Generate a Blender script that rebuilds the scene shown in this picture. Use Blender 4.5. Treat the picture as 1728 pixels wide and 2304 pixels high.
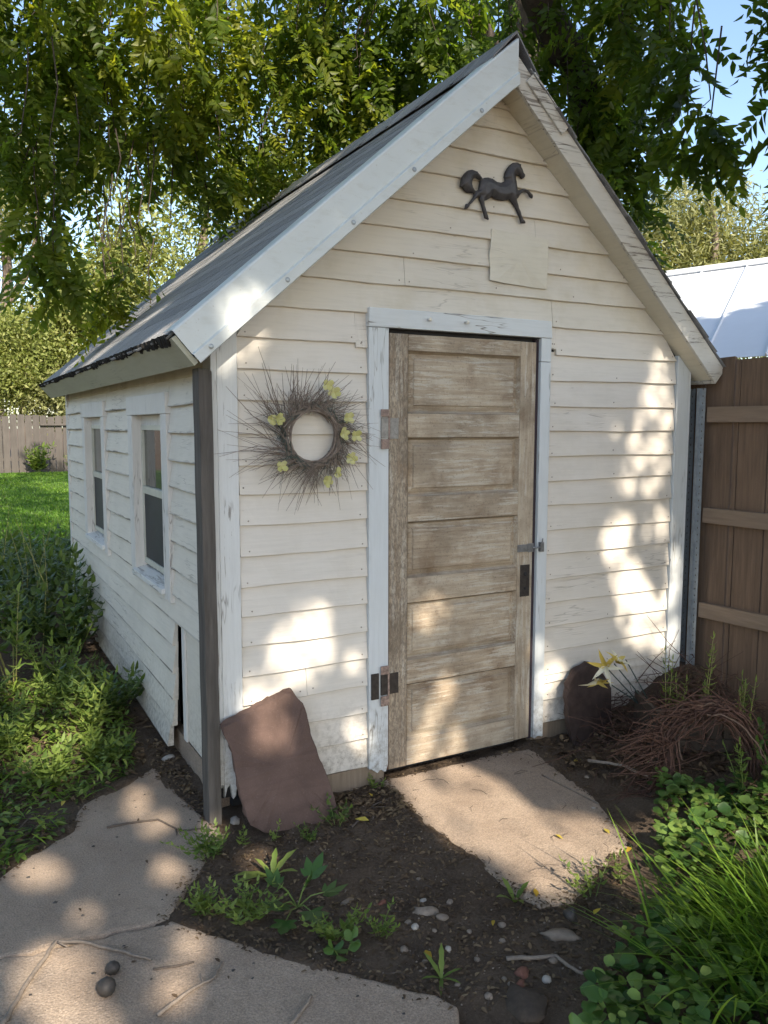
import bpy, math, numpy as np
from mathutils import Vector, Matrix
R = math.radians
sc = bpy.context.scene
for o in list(bpy.data.objects):
    bpy.data.objects.remove(o)
rng = np.random.default_rng(7)
COL = sc.collection

# ------------------------------------------------------------------ camera, sky, sun, exposure
SUN = np.array([-0.0482, -0.8115, 0.5823]); SUN /= np.linalg.norm(SUN)      # towards the sun
cam = bpy.data.cameras.new('camera'); camo = bpy.data.objects.new('camera', cam); COL.objects.link(camo)
_r = Vector((0.87807196, -0.47852674, 0.00134139)); _u = Vector((0.04947675, 0.09357471, 0.99438213)); _f = Vector((0.47596396, 0.8730727, -0.10584127))
camo.matrix_world = Matrix(((_r.x, _u.x, -_f.x, -0.9991), (_r.y, _u.y, -_f.y, -3.2737), (_r.z, _u.z, -_f.z, 1.6208), (0, 0, 0, 1)))
cam.sensor_fit = 'VERTICAL'; cam.sensor_height = 24.0; cam.lens = 24.0 * 1834.06 / 2304.0
cam.clip_start = 0.05; cam.clip_end = 900
sc.camera = camo
world = bpy.data.worlds.new('World'); sc.world = world; world.use_nodes = True
wn = world.node_tree; wn.nodes.clear()
sky = wn.nodes.new('ShaderNodeTexSky'); sky.sky_type = 'NISHITA'; sky.sun_disc = False
sky.sun_elevation = math.asin(SUN[2]); sky.sun_rotation = math.atan2(SUN[0], SUN[1]); sky.air_density = 1.0; sky.dust_density = 1.0; sky.ozone_density = 1.0
bg = wn.nodes.new('ShaderNodeBackground'); bg.inputs[1].default_value = 0.135
wo = wn.nodes.new('ShaderNodeOutputWorld'); wn.links.new(sky.outputs[0], bg.inputs[0]); wn.links.new(bg.outputs[0], wo.inputs[0])
sl = bpy.data.lights.new('sun', 'SUN'); sl.energy = 4.6; sl.angle = R(0.53); sl.color = (1.0, 0.88, 0.72)
so = bpy.data.objects.new('sun', sl); COL.objects.link(so)
so.rotation_euler = Vector(SUN).to_track_quat('Z', 'Y').to_euler(); so.location = (0, -6, 8)
sc.view_settings.view_transform = 'Standard'; sc.view_settings.look = 'None'; sc.view_settings.gamma = 1.0
sc.view_settings.exposure = 1.27
sc.cycles.max_bounces = 5; sc.cycles.diffuse_bounces = 3; sc.cycles.glossy_bounces = 2; sc.cycles.transmission_bounces = 3; sc.cycles.transparent_max_bounces = 4
sc.cycles.sample_clamp_indirect = 6.0; sc.cycles.use_adaptive_sampling = True; sc.cycles.adaptive_threshold = 0.02

# ------------------------------------------------------------------ helpers
def tag(o, label=None, cat=None, group=None, kind=None):
    if label: o['label'] = label
    if cat: o['category'] = cat
    if group: o['group'] = group
    if kind: o['kind'] = kind
    return o
def empty(name, loc=(0, 0, 0), parent=None):
    o = bpy.data.objects.new(name, None); COL.objects.link(o); o.location = loc; o.empty_display_size = .1
    if parent: o.parent = parent
    return o
def link(name, me, mat=None, parent=None):
    if mat is not None: me.materials.append(mat)
    o = bpy.data.objects.new(name, me); COL.objects.link(o)
    if parent is not None:
        o.parent = parent
        m = parent; off = Vector((0, 0, 0))
        while m is not None: off += m.location; m = m.parent
        o.location = -off                       # geometry is given in world coordinates
    return o
class MB:
    def __init__(s): s.v = []; s.f = []
    def add(s, vs, fs):
        b = len(s.v); s.v += [tuple(map(float, q)) for q in vs]; s.f += [tuple(i + b for i in q) for q in fs]
    def box(s, x0, x1, y0, y1, z0, z1):
        s.add([(x0, y0, z0), (x1, y0, z0), (x1, y1, z0), (x0, y1, z0), (x0, y0, z1), (x1, y0, z1), (x1, y1, z1), (x0, y1, z1)],
              [(3, 2, 1, 0), (4, 5, 6, 7), (0, 1, 5, 4), (1, 2, 6, 5), (2, 3, 7, 6), (3, 0, 4, 7)])
    def prism(s, A, B):
        n = len(A); s.add(list(A) + list(B), [tuple(range(n))[::-1], tuple(range(n, 2 * n))] + [(i, (i + 1) % n, n + (i + 1) % n, n + i) for i in range(n)])
    def tube(s, pts, rad, n=6, cap=True):
        pts = [Vector(q) for q in pts]; k = len(pts)
        if not hasattr(rad, '__len__'): rad = [rad] * k
        vs = []; ref = None
        for i in range(k):
            t = (pts[min(i + 1, k - 1)] - pts[max(i - 1, 0)])
            if t.length < 1e-9: t = Vector((0, 0, 1))
            t.normalize()
            if ref is None: ref = t.orthogonal().normalized()
            a = (ref - t * ref.dot(t))
            a = a.normalized() if a.length > 1e-6 else t.orthogonal().normalized()
            ref = a; b = t.cross(a)
            for j in range(n):
                q = 2 * math.pi * j / n
                vs.append(pts[i] + (a * math.cos(q) + b * math.sin(q)) * rad[i])
        fs = [(i * n + j, i * n + (j + 1) % n, (i + 1) * n + (j + 1) % n, (i + 1) * n + j) for i in range(k - 1) for j in range(n)]
        if cap: fs += [tuple(range(n))[::-1], tuple((k - 1) * n + j for j in range(n))]
        s.add(vs, fs)
    def disc(s, c, nrm, r, h, n=10):
        c = Vector(c); nrm = Vector(nrm).normalized(); s.tube([c, c + nrm * h * .7, c + nrm * h], [r, r, r * .6], n)
    def mesh(s, name):
        me = bpy.data.meshes.new(name); me.from_pydata(s.v, [], s.f); me.update(); return me
    def build(s, name, mat, parent=None, smooth=False, bevel=0):
        me = s.mesh(name)
        if smooth: me.polygons.foreach_set('use_smooth', [True] * len(me.polygons))
        o = link(name, me, mat, parent)
        if bevel:
            m = o.modifiers.new('bevel', 'BEVEL'); m.width = bevel; m.segments = 2; m.limit_method = 'ANGLE'; m.angle_limit = R(40)
        return o
def np_mesh(name, V, F, mat, parent=None, tint=None, smooth=False):
    me = bpy.data.meshes.new(name); k = F.shape[1]
    me.vertices.add(len(V)); me.vertices.foreach_set('co', np.ascontiguousarray(V, dtype=np.float32).ravel())
    me.loops.add(F.size); me.loops.foreach_set('vertex_index', np.ascontiguousarray(F, dtype=np.int32).ravel())
    me.polygons.add(len(F)); me.polygons.foreach_set('loop_start', np.arange(0, F.size, k, dtype=np.int32))
    me.update(calc_edges=True)
    if smooth: me.polygons.foreach_set('use_smooth', np.ones(len(F), dtype=bool))
    if tint is not None:
        a = me.attributes.new('tint', 'FLOAT', 'FACE'); a.data.foreach_set('value', np.ascontiguousarray(tint, dtype=np.float32))
    return link(name, me, mat, parent)
def unit(a): return a / np.maximum(np.linalg.norm(a, axis=-1, keepdims=True), 1e-9)
class Leaves:
    """collects single leaves as (base, direction, side, length, width, tint)"""
    def __init__(s): s.a = []
    def add(s, base, d, side, L, W, tint):
        base = np.atleast_2d(np.asarray(base, float)); n = len(base)
        bc = lambda q: np.broadcast_to(np.asarray(q, float), (n, 3))
        b1 = lambda q: np.broadcast_to(np.asarray(q, float), (n,))
        s.a.append((base, bc(d), bc(side), b1(L), b1(W), b1(tint)))
    def cat(s): return [np.concatenate([q[i] for q in s.a]) for i in range(6)]
    def build(s, name, mat, parent=None, fold=.22, droop=.18, detail=1, keep=None):
        b, d, sd, L, W, t = s.cat()
        if keep is not None:
            b, d, sd, L, W, t = [q[keep] for q in (b, d, sd, L, W, t)]
        d = unit(d); sd = unit(sd - d * (sd * d).sum(1, keepdims=True)); n = np.cross(d, sd)
        L = L[:, None]; W = W[:, None]; N = len(b)
        if detail == 0:
            V = np.stack([b, b + d * L * .5 + sd * W * .5 + n * W * fold * .5, b + d * L - n * L * droop, b + d * L * .5 - sd * W * .5 + n * W * fold * .5], 1)
            F = np.arange(N)[:, None] * 4 + np.array([[0, 1, 2, 3]]); ti = t
        elif detail == 1:
            h = n * W * fold
            V = np.stack([b, b + d * L * .32 + sd * W * .5 + h, b + d * L * .68 + sd * W * .36 + h * .5 - n * L * droop * .45, b + d * L - n * L * droop,
                          b + d * L * .68 - sd * W * .36 + h * .5 - n * L * droop * .45, b + d * L * .32 - sd * W * .5 + h, b + d * L * .5 - n * L * droop * .2], 1)
            F = (np.arange(N)[:, None, None] * 7 + np.array([[[0, 1, 2, 6], [6, 2, 3, 4], [0, 6, 4, 5]]])).reshape(-1, 4); ti = np.repeat(t, 3)
        else:                                   # round leaf with a scalloped edge
            k = 10; A = np.linspace(0, 2 * math.pi, k, endpoint=False)
            rad = .5 * (1 + .06 * np.cos(A * 5))
            V = [b + d * L * .45 - n * L * .03]
            for a, r_ in zip(A, rad):
                V.append(b + d * L * (.5 + r_ * math.cos(a) * -1) + sd * W * r_ * math.sin(a) + n * W * fold * abs(math.sin(a)) * .7 - n * L * droop * (.5 - .5 * math.cos(a)) ** 2)
            V = np.stack(V, 1)
            F = np.array([[0, 1 + i, 1 + (i + 1) % k] for i in range(k)])
            F = (np.arange(N)[:, None, None] * (k + 1) + F[None]).reshape(-1, 3); ti = np.repeat(t, k)
        return np_mesh(name, V.reshape(-1, 3), F, mat, parent, ti, smooth=detail > 0)
def compound(LV, pos, dirs, length, k, lw, r, tint, spread=1.05):
    """pinnate leaves: k pairs of leaflets plus an end leaflet on every rachis"""
    n = len(pos); d = unit(dirs); up = np.array([0, 0, 1.0])
    s = unit(np.cross(d, up) + r.normal(0, .35, (n, 3))); s = unit(s - d * (s * d).sum(1, keepdims=True))
    nn = np.cross(d, s)
    for i in range(k):
        f = .22 + .78 * i / k
        p = pos + d * (length * f)[:, None] - np.array([0, 0, 1.0]) * (length * .22 * f * f)[:, None]
        sz = lw * (.75 + .5 * math.sin(math.pi * (.25 + .7 * i / k)))
        for sg in (-1, 1):
            dd = unit(d * math.cos(spread) + s * sg * math.sin(spread) + r.normal(0, .16, (n, 3)) - np.array([0, 0, .18]))
            LV.add(p, dd, unit(d + nn * r.normal(0, .5, (n, 1))), sz * r.uniform(.8, 1.15, n), sz * .43, tint + r.normal(0, .05, n))
    p = pos + d * length[:, None] - np.array([0, 0, 1.0]) * (length * .22)[:, None]
    LV.add(p, d - np.array([0, 0, .3]), s, lw, lw * .4, tint)
def in_poly(P, poly):
    poly = np.asarray(poly, float); x, y = P[:, 0], P[:, 1]; c = np.zeros(len(P), bool); j = len(poly) - 1
    for i in range(len(poly)):
        xi, yi = poly[i]; xj, yj = poly[j]
        m = ((yi > y) != (yj > y)) & (x < (xj - xi) * (y - yi) / (yj - yi + 1e-12) + xi); c ^= m; j = i
    return c
_tab = np.random.default_rng(3).random((64, 64))
def vnoise(x, y, s):
    x = np.asarray(x, float) * s + 100.3; y = np.asarray(y, float) * s + 57.1
    i = np.floor(x).astype(int); j = np.floor(y).astype(int); u = x - i; v = y - j; u = u * u * (3 - 2 * u); v = v * v * (3 - 2 * v)
    g = lambda a, b: _tab[a % 64, b % 64]
    return (g(i, j) * (1 - u) + g(i + 1, j) * u) * (1 - v) + (g(i, j + 1) * (1 - u) + g(i + 1, j + 1) * u) * v

# ------------------------------------------------------------------ materials
class NT:
    def __init__(s, name):
        s.m = bpy.data.materials.new(name); s.m.use_nodes = True; s.t = s.m.node_tree; s.t.nodes.clear()
        s.out = s.n('ShaderNodeOutputMaterial')
    def n(s, t, **kw):
        q = s.t.nodes.new(t)
        for k, v in kw.items(): setattr(q, k, v)
        return q
    def set(s, inp, v):
        if hasattr(v, 'is_output'): s.t.links.new(v, inp)
        elif hasattr(v, '__len__') and len(v) == 3 and inp.type == 'RGBA': inp.default_value = (*v, 1)
        else: inp.default_value = v
    def pos(s): return s.n('ShaderNodeNewGeometry').outputs['Position']
    def map(s, scale, vec=None, loc=(0, 0, 0)):
        q = s.n('ShaderNodeMapping'); s.set(q.inputs['Vector'], vec or s.pos()); q.inputs['Scale'].default_value = scale; q.inputs['Location'].default_value = loc; return q.outputs[0]
    def noise(s, vec, scale=1, detail=4, rough=.55, dist=0):
        q = s.n('ShaderNodeTexNoise'); s.set(q.inputs['Vector'], vec); q.inputs['Scale'].default_value = scale; q.inputs['Detail'].default_value = detail
        q.inputs['Roughness'].default_value = rough; q.inputs['Distortion'].default_value = dist; return q.outputs['Fac']
    def vor(s, vec, scale, feature='F1', out='Distance'):
        q = s.n('ShaderNodeTexVoronoi'); q.feature = feature; s.set(q.inputs['Vector'], vec); q.inputs['Scale'].default_value = scale; return q.outputs[out]
    def ramp(s, fac, a, b, lo=0, hi=1):
        q = s.n('ShaderNodeMapRange'); q.clamp = True; s.set(q.inputs[0], fac); q.inputs[1].default_value = a; q.inputs[2].default_value = b; q.inputs[3].default_value = lo; q.inputs[4].default_value = hi; return q.outputs[0]
    def mix(s, fac, a, b, mode='MIX'):
        q = s.n('ShaderNodeMix'); q.data_type = 'RGBA'; q.blend_type = mode; s.set(q.inputs[0], fac); s.set(q.inputs[6], a); s.set(q.inputs[7], b); return q.outputs[2]
    def math(s, op, a, b=0.0):
        q = s.n('ShaderNodeMath'); q.operation = op; s.set(q.inputs[0], a); s.set(q.inputs[1], b); return q.outputs[0]
    def rand(s): return s.n('ShaderNodeObjectInfo').outputs['Random']
    def attr(s, name): return s.n('ShaderNodeAttribute', attribute_name=name).outputs['Fac']
    def bump(s, h, strength=.3, dist=.01):
        q = s.n('ShaderNodeBump'); q.inputs['Strength'].default_value = strength; q.inputs['Distance'].default_value = dist; s.set(q.inputs['Height'], h); return q.outputs[0]
    def bsdf(s, col, rough=.7, bump=None, metal=0.0, spec=.3):
        q = s.n('ShaderNodeBsdfPrincipled'); s.set(q.inputs['Base Color'], col); s.set(q.inputs['Roughness'], rough); q.inputs['Metallic'].default_value = metal
        q.inputs['Specular IOR Level'].default_value = spec
        if bump is not None: s.set(q.inputs['Normal'], bump)
        s.t.links.new(q.outputs[0], s.out.inputs[0]); return q
GR = {'x': ((1.0, 14, 14), (5, 70, 70)), 'y': ((14, 1.0, 14), (70, 5, 70)), 'z': ((14, 14, 1.0), (70, 70, 5))}
def paint(name, base, wood=(.16, .135, .11), axis='x', peel=.66, crack=.35, dirt=.0, grime=(.42, .37, .27), gr=.25, rough=.62, tone=.06):
    s = NT(name); c, f = GR[axis]
    big = s.noise(s.pos(), 2.2, 3); grain = s.noise(s.map(f), 1.0, 5, .65); med = s.noise(s.map(c), 1.6, 5, .6, .3)
    col = s.mix(s.ramp(big, .3, .7, 0, .5), base, tuple(q * .86 for q in base))
    rnd = s.rand(); col = s.mix(s.ramp(rnd, 0, 1, 0, tone * 2), col, tuple(q * .82 for q in base))
    col = s.mix(s.ramp(grain, .45, .72, 0, .22), col, tuple(q * .6 for q in base))
    gm = s.math('MULTIPLY', s.ramp(s.noise(s.map((1, 1, 1), None, (3, 1, 7)), 3.4, 5, .65), .48, .75), gr)
    col = s.mix(gm, col, grime)
    # hairline cracks along the grain
    cr = s.math('ABSOLUTE', s.math('SUBTRACT', s.noise(s.map(tuple(q * .7 for q in c), None, (9, 4, 2)), 1.7, 3, .6, .25), .5))
    gate = s.ramp(s.noise(s.map((1, 1, 1), None, (5, 5, 5)), 1.9, 3), .50, .62)
    ck = s.math('MULTIPLY', s.ramp(cr, .0, .012, 1, 0), gate)
    col = s.mix(s.math('MULTIPLY', ck, crack * 1.6), col, (.13, .11, .09))
    # peeled flakes
    pm = s.math('MULTIPLY', s.ramp(s.noise(s.map(f, None, (1, 2, 3)), .55, 6, .72, .4), peel, peel + .025), s.ramp(s.math('ADD', s.noise(s.map((1, 1, 1), None, (8, 3, 1)), 1.9, 4, .6), s.math('MULTIPLY', s.rand(), .10)), .50, .64))
    col = s.mix(s.math('MULTIPLY', pm, .9), col, wood)
    if dirt:
        z = s.n('ShaderNodeSeparateXYZ'); s.set(z.inputs[0], s.pos())
        sp = s.math('MULTIPLY', s.ramp(z.outputs[2], .0, .42, 1, 0), s.ramp(s.noise(s.map((1, 1, 1)), 34, 5, .75), .45, .68))
        col = s.mix(s.math('MULTIPLY', sp, dirt), col, (.16, .13, .09))
    h = s.math('SUBTRACT', s.math('ADD', s.math('MULTIPLY', grain, .5), s.math('MULTIPLY', med, .5)), s.math('ADD', s.math('MULTIPLY', pm, .5), s.math('MULTIPLY', ck, .5)))
    s.bsdf(col, rough, s.bump(h, .35, .006)); return s.m
def wood(name, base, dark, axis='z', rough=.8, contrast=.6, bumps=.5):
    s = NT(name); c, f = GR[axis]
    g = s.noise(s.map(f), .8, 6, .65, .3); m = s.noise(s.map(c), 1.2, 4, .6, .5); b = s.noise(s.pos(), 1.7, 2)
    col = s.mix(s.ramp(g, .35, .68, 0, contrast), base, dark); col = s.mix(s.ramp(m, .45, .7, 0, .55), col, tuple(q * .55 for q in base))
    col = s.mix(s.ramp(s.rand(), 0, 1, 0, .3), col, tuple(q * .6 for q in base)); col = s.mix(s.ramp(b, .5, .75, 0, .25), col, tuple(min(1, q * 1.5) for q in base))
    s.bsdf(col, rough, s.bump(s.math('ADD', g, s.math('MULTIPLY', m, .6)), bumps, .006)); return s.m
def plain(name, col, rough=.6, metal=0.0, var=.12, scale=20, bumps=.15, spec=.35):
    s = NT(name); n = s.noise(s.pos(), scale, 5, .6); c = s.mix(s.ramp(n, .35, .7), tuple(q * (1 - var) for q in col), tuple(min(1, q * (1 + var)) for q in col))
    c = s.mix(s.ramp(s.rand(), 0, 1, 0, var * 1.5), c, tuple(q * .7 for q in col))
    s.bsdf(c, rough, s.bump(n, bumps, .004), metal, spec); return s.m
def leafmat(name, dark, mid, light, trans=.42, rough=.45, tr_gain=1.5, spec=.35):
    s = NT(name); t = s.attr('tint')
    c = s.mix(s.ramp(t, 0, .5), dark, mid); c = s.mix(s.ramp(t, .5, 1), c, light)
    n = s.noise(s.pos(), 45, 2); c = s.mix(s.ramp(n, .3, .7, 0, .25), c, tuple(q * .65 for q in mid))
    q = s.bsdf(c, rough, None, 0, spec)
    tb = s.n('ShaderNodeBsdfTranslucent'); s.set(tb.inputs[0], s.mix(1.0, c, (tr_gain, tr_gain * .95, tr_gain * .45), 'MULTIPLY'))
    mx = s.n('ShaderNodeMixShader'); mx.inputs[0].default_value = trans
    s.t.links.new(q.outputs[0], mx.inputs[1]); s.t.links.new(tb.outputs[0], mx.inputs[2]); s.t.links.new(mx.outputs[0], s.out.inputs[0]); return s.m

M = {}
M['siding'] = paint('cream_siding_paint', (.685, .642, .578), peel=.67, crack=.25, dirt=.75, gr=.24)
M['gable'] = paint('gable_siding_paint', (.66, .618, .54), peel=.71, crack=.2, gr=.38, grime=(.40, .34, .20))
M['side'] = paint('side_siding_paint', (.67, .63, .55), axis='y', peel=.66, crack=.3, dirt=.7, gr=.25, grime=(.40, .38, .33))
M['trim'] = paint('blue_white_trim_paint', (.62, .655, .67), axis='z', peel=.68, crack=.55, dirt=.75, gr=.10)
M['header'] = paint('blue_white_header_paint', (.62, .655, .67), axis='x', peel=.68, crack=.6, gr=.10)
M['corner'] = paint('peeling_corner_paint', (.65, .665, .66), axis='z', peel=.56, crack=.9, dirt=.8, gr=.12, wood=(.13, .105, .085))
M['wtrim'] = paint('window_trim_paint', (.67, .655, .62), axis='z', peel=.62, crack=.5, gr=.15)
M['sill'] = paint('peeling_sill_paint', (.68, .68, .66), axis='y', peel=.53, crack=.9, gr=.2)
M['fascia'] = paint('fascia_paint', (.46, .46, .37), axis='y', peel=.70, crack=.3, gr=.35, grime=(.30, .29, .20))
M['frieze'] = paint('stained_frieze_paint', (.60, .56, .43), axis='y', peel=.72, crack=.2, gr=.75, grime=(.33, .28, .13))
M['soffit'] = paint('soffit_paint', (.66, .61, .49), axis='y', peel=.72, crack=.3, gr=.35, grime=(.36, .31, .20))
M['rake'] = paint('weathered_rake_paint', (.60, .58, .53), axis='x', peel=.56, crack=.8, gr=.35, wood=(.20, .175, .15))
M['patch'] = paint('patch_paint', (.67, .635, .54), axis='x', peel=.76, crack=.12, gr=.22)
def flashm():
    s = NT('white_metal_flashing'); n = s.noise(s.pos(), 2.5, 4, .6); d = s.noise(s.map((9, 9, 30)), 1.2, 5, .7, .4); f = s.noise(s.pos(), 60, 3, .7)
    col = s.mix(s.ramp(n, .35, .7, 0, .5), (.60, .64, .64), (.52, .555, .55)); col = s.mix(s.ramp(d, .52, .75, 0, .35), col, (.40, .40, .35)); col = s.mix(s.ramp(f, .66, .74, 0, .5), col, (.35, .33, .28))
    s.bsdf(col, s.ramp(d, .3, .7, .3, .5), s.bump(n, .08, .01), 0, .5); return s.m
M['flash'] = flashm()
M['screw'] = plain('zinc_screw', (.34, .37, .39), .4, .7)
def door_mat(name, axis, dark=.45, seed=(0, 0, 0), spk=False):
    s = NT(name); c, f = GR[axis]
    g = s.noise(s.map(f, None, seed), .9, 7, .7, .2); m = s.noise(s.map(c, None, seed), .7, 5, .6, .4); b = s.noise(s.map((1, 1, 1), None, (seed[0] + 2, 4, seed[2])), 3.6, 4, .6)
    sp = s.noise(s.map((1, 1, 1)), 130, 3, .75)
    col = s.mix(s.ramp(g, .30, .62), (.255, .190, .130), (.46, .38, .28))
    col = s.mix(s.ramp(m, .42, .70, 0, .5), col, (.54, .48, .385))
    col = s.mix(s.ramp(b, .44, .64, 0, dark + .35), col, (.19, .145, .10))
    col = s.mix(s.ramp(s.noise(s.map((1, 1, 1), None, (7, 7, seed[0])), 6.5, 4, .6), .56, .72, 0, .6), col, (.17, .105, .06))
    fk = s.math('MULTIPLY', s.ramp(s.noise(s.map(tuple(q * .5 for q in f), None, seed), 1.6, 6, .75, .5), .50, .56), s.ramp(s.noise(s.map((1, 1, 1), None, (seed[1], 9, 3)), 4.5, 4, .65), .42, .58))
    col = s.mix(s.math('MULTIPLY', fk, .55), col, (.56, .53, .46))
    if spk:
        col = s.mix(s.ramp(s.noise(s.map((110, 110, 40)), 1, 5, .75, .6), .42, .58, .65, 0), col, (.12, .098, .078))
    else:
        col = s.mix(s.ramp(sp, .58, .68, 0, .5), col, (.07, .055, .045))
    s.bsdf(col, .78, s.bump(s.math('ADD', g, s.math('MULTIPLY', sp, .5)), .45, .005)); return s.m
M['door_h'] = door_mat('weathered_door_rail', 'x', .4); M['door_p'] = door_mat('weathered_door_panel', 'x', .25, (4, 0, 2)); M['door_v'] = door_mat('weathered_door_stile', 'z', .3, (2, 5, 1))
M['door_d'] = door_mat('speckled_door_stile', 'z', .45, (6, 1, 3), True)
M['gap_shade'] = wood('dark_gap_wood', (.05, .035, .045), (.025, .02, .022), 'z')
M['door_edge'] = plain('brown_door_edge', (.12, .06, .04), .6)
M['hinge'] = plain('grey_hinge_steel', (.30, .285, .26), .5, .1, .25, 60); M['hinge_rust'] = plain('painted_hinge_barrel', (.33, .24, .20), .65, .1, .5, 70, .4)
M['dark_steel'] = plain('dark_steel', (.06, .052, .048), .5, .5, .3, 50); M['zinc'] = plain('zinc_hasp', (.26, .27, .28), .4, .7, .2, 50)
M['white_metal'] = plain('white_enamel_hook', (.72, .70, .64), .4)
M['galv'] = plain('galvanised_steel', (.36, .39, .42), .42, .75, .15, 30, .08)
def roofm():
    s = NT('asphalt_shingle_granules'); g = s.noise(s.pos(), 260, 3, .8); st = s.noise(s.map((1.2, 10, 1.2)), 1.4, 4, .6, .2); b = s.noise(s.pos(), 1.5, 3)
    col = s.mix(s.ramp(g, .35, .68), (.16, .163, .17), (.44, .44, .445)); col = s.mix(s.ramp(st, .44, .66, 0, .6), col, (.46, .455, .44)); col = s.mix(s.ramp(b, .45, .7, 0, .3), col, (.15, .15, .15))
    col = s.mix(s.ramp(s.rand(), 0, 1, 0, .35), col, (.06, .06, .065))
    s.bsdf(col, .95, s.bump(g, .7, .004), 0, .12); return s.m
M['roof'] = roofm(); M['tar'] = plain('ragged_black_felt', (.022, .021, .02), .9, 0, .3, 60, .5)
M['dark'] = plain('dark_interior', (.03, .03, .032), .9)
M['post'] = wood('grey_weathered_post', (.125, .112, .10), (.04, .035, .03), 'z', .85, .7, .8)
M['fence'] = wood('brown_fence_board', (.195, .130, .088), (.065, .044, .032), 'z', .85, .6, .6)
M['rail'] = wood('tan_fence_rail', (.27, .20, .145), (.13, .09, .063), 'y', .8, .5, .5)
M['picket'] = wood('grey_brown_picket', (.098, .088, .080), (.048, .043, .039), 'z', .9, .5, .4)
M['crate'] = wood('dark_crate_plank', (.075, .057, .043), (.03, .024, .02), 'z', .85, .6, .6)
M['stud'] = wood('bare_stud', (.30, .235, .17), (.15, .11, .08), 'z')
M['sash'] = plain('cream_aluminium_sash', (.50, .50, .43), .45, 0, .08, 12)
M['screen'] = plain('dark_screen_mesh', (.022, .026, .034), .55, 0, .2, 8)
M['door_stain'] = M['dark']
def glassm():
    s = NT('window_glass'); n = s.noise(s.pos(), 6, 3); s.bsdf(s.mix(s.ramp(n, .3, .7), (.014, .018, .018), (.03, .034, .03)), s.ramp(n, .3, .8, .02, .09), None, 0, .9); return s.m
M['glass'] = glassm()
def stonem():
    s = NT('red_sandstone'); n = s.noise(s.pos(), 7, 5, .6); f = s.noise(s.pos(), 150, 3, .8); st = s.noise(s.map((3, 3, 26)), 1, 4, .6, .5)
    col = s.mix(s.ramp(n, .3, .7), (.100, .066, .054), (.145, .096, .080)); col = s.mix(s.ramp(st, .5, .72, 0, .45), col, (.085, .056, .050)); col = s.mix(s.ramp(f, .55, .75, 0, .4), col, (.22, .165, .14))
    s.bsdf(col, .9, s.bump(s.math('ADD', f, n), .35, .006), 0, .15); return s.m
M['stone'] = stonem()
def concm():
    s = NT('aged_concrete'); n = s.noise(s.pos(), 3.2, 4, .6); f = s.noise(s.pos(), 170, 3, .85); m = s.noise(s.pos(), 28, 4, .7); v = s.vor(s.pos(), 120)
    col = s.mix(s.ramp(n, .3, .72), (.315, .238, .178), (.46, .365, .28)); col = s.mix(s.ramp(f, .40, .62, .55, 0), col, (.14, .112, .086)); col = s.mix(s.ramp(f, .60, .75, 0, .5), col, (.46, .42, .36))
    col = s.mix(s.ramp(m, .54, .72, 0, .45), col, (.165, .132, .10)); col = s.mix(s.ramp(v, .05, .16, .5, 0), col, (.44, .40, .35))
    s.bsdf(col, .92, s.bump(s.math('ADD', s.math('ADD', f, m), v), .55, .004), 0, .15); return s.m
M['concrete'] = concm()
def soilm():
    s = NT('dark_garden_soil'); n = s.noise(s.pos(), 5, 5, .6); f = s.noise(s.pos(), 90, 5, .8); v = s.vor(s.pos(), 70)
    col = s.mix(s.ramp(n, .35, .7), (.080, .058, .042), (.145, .108, .078)); col = s.mix(s.ramp(f, .45, .7, 0, .6), col, (.20, .155, .115)); col = s.mix(s.ramp(v, .03, .12, .35, 0), col, (.16, .13, .10))
    s.bsdf(col, .95, s.bump(s.math('ADD', s.math('MULTIPLY', f, 1.5), n), .9, .012), 0, .12); return s.m
M['soil'] = soilm()
def lawnm():
    s = NT('mown_lawn'); n = s.noise(s.pos(), .8, 4, .6); f = s.noise(s.pos(), 60, 4, .8)
    col = s.mix(s.ramp(n, .3, .7), (.085, .14, .026), (.145, .21, .04)); col = s.mix(s.ramp(f, .4, .65, .6, 0), col, (.025, .055, .012))
    s.bsdf(col, .8, s.bump(f, .9, .03), 0, .2); return s.m
M['lawn'] = lawnm()
M['bark'] = wood('furrowed_bark', (.085, .068, .054), (.028, .022, .018), 'z', .95, .8, 1.0)
M['palebark'] = wood('pale_bark', (.22, .175, .145), (.10, .08, .066), 'z', .9, .6, .8)
M['twig'] = plain('brown_twig', (.105, .082, .066), .8, 0, .3, 90, .3); M['stick'] = plain('grey_stick', (.25, .205, .165), .85, 0, .3, 60, .5)
M['wreathtwig'] = plain('grey_brown_wreath_twig', (.215, .172, .142), .8, 0, .3, 70, .3); M['wreathgreen'] = plain('blue_green_wreath_stem', (.06, .082, .07), .7, 0, .3, 70, .3)
M['vine'] = plain('red_brown_vine', (.095, .048, .034), .75, 0, .4, 60, .3); M['vine2'] = plain('pale_brown_vine', (.15, .095, .068), .7, 0, .3, 60, .3)
M['horse'] = plain('black_cast_iron', (.085, .082, .086), .5, .35, .25, 30, .2, .4)
M['stem'] = plain('green_stem', (.15, .21, .05), .6, 0, .2, 30, .1); M['drystem'] = plain('yellow_stem', (.33, .31, .11), .6, 0, .25, 30, .1)
M['walnut'] = plain('black_walnut_husk', (.045, .040, .036), .55, 0, .35, 45, .5); M['pebble'] = plain('tan_pebble', (.23, .185, .145), .7, 0, .3, 35, .2); M['pebble2'] = plain('white_pebble', (.36, .33, .29), .7, 0, .15, 35, .2); M['brick'] = plain('red_brick_chip', (.19, .085, .058), .85, 0, .25, 50, .4)
M['leaf'] = leafmat('walnut_leaf', (.036, .066, .012), (.076, .122, .018), (.22, .24, .032), .60, .42, 2.3)
M['leafhi'] = leafmat('sunlit_tree_leaf', (.13, .165, .040), (.21, .25, .065), (.34, .35, .13), .42, .5, 1.3)
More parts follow.
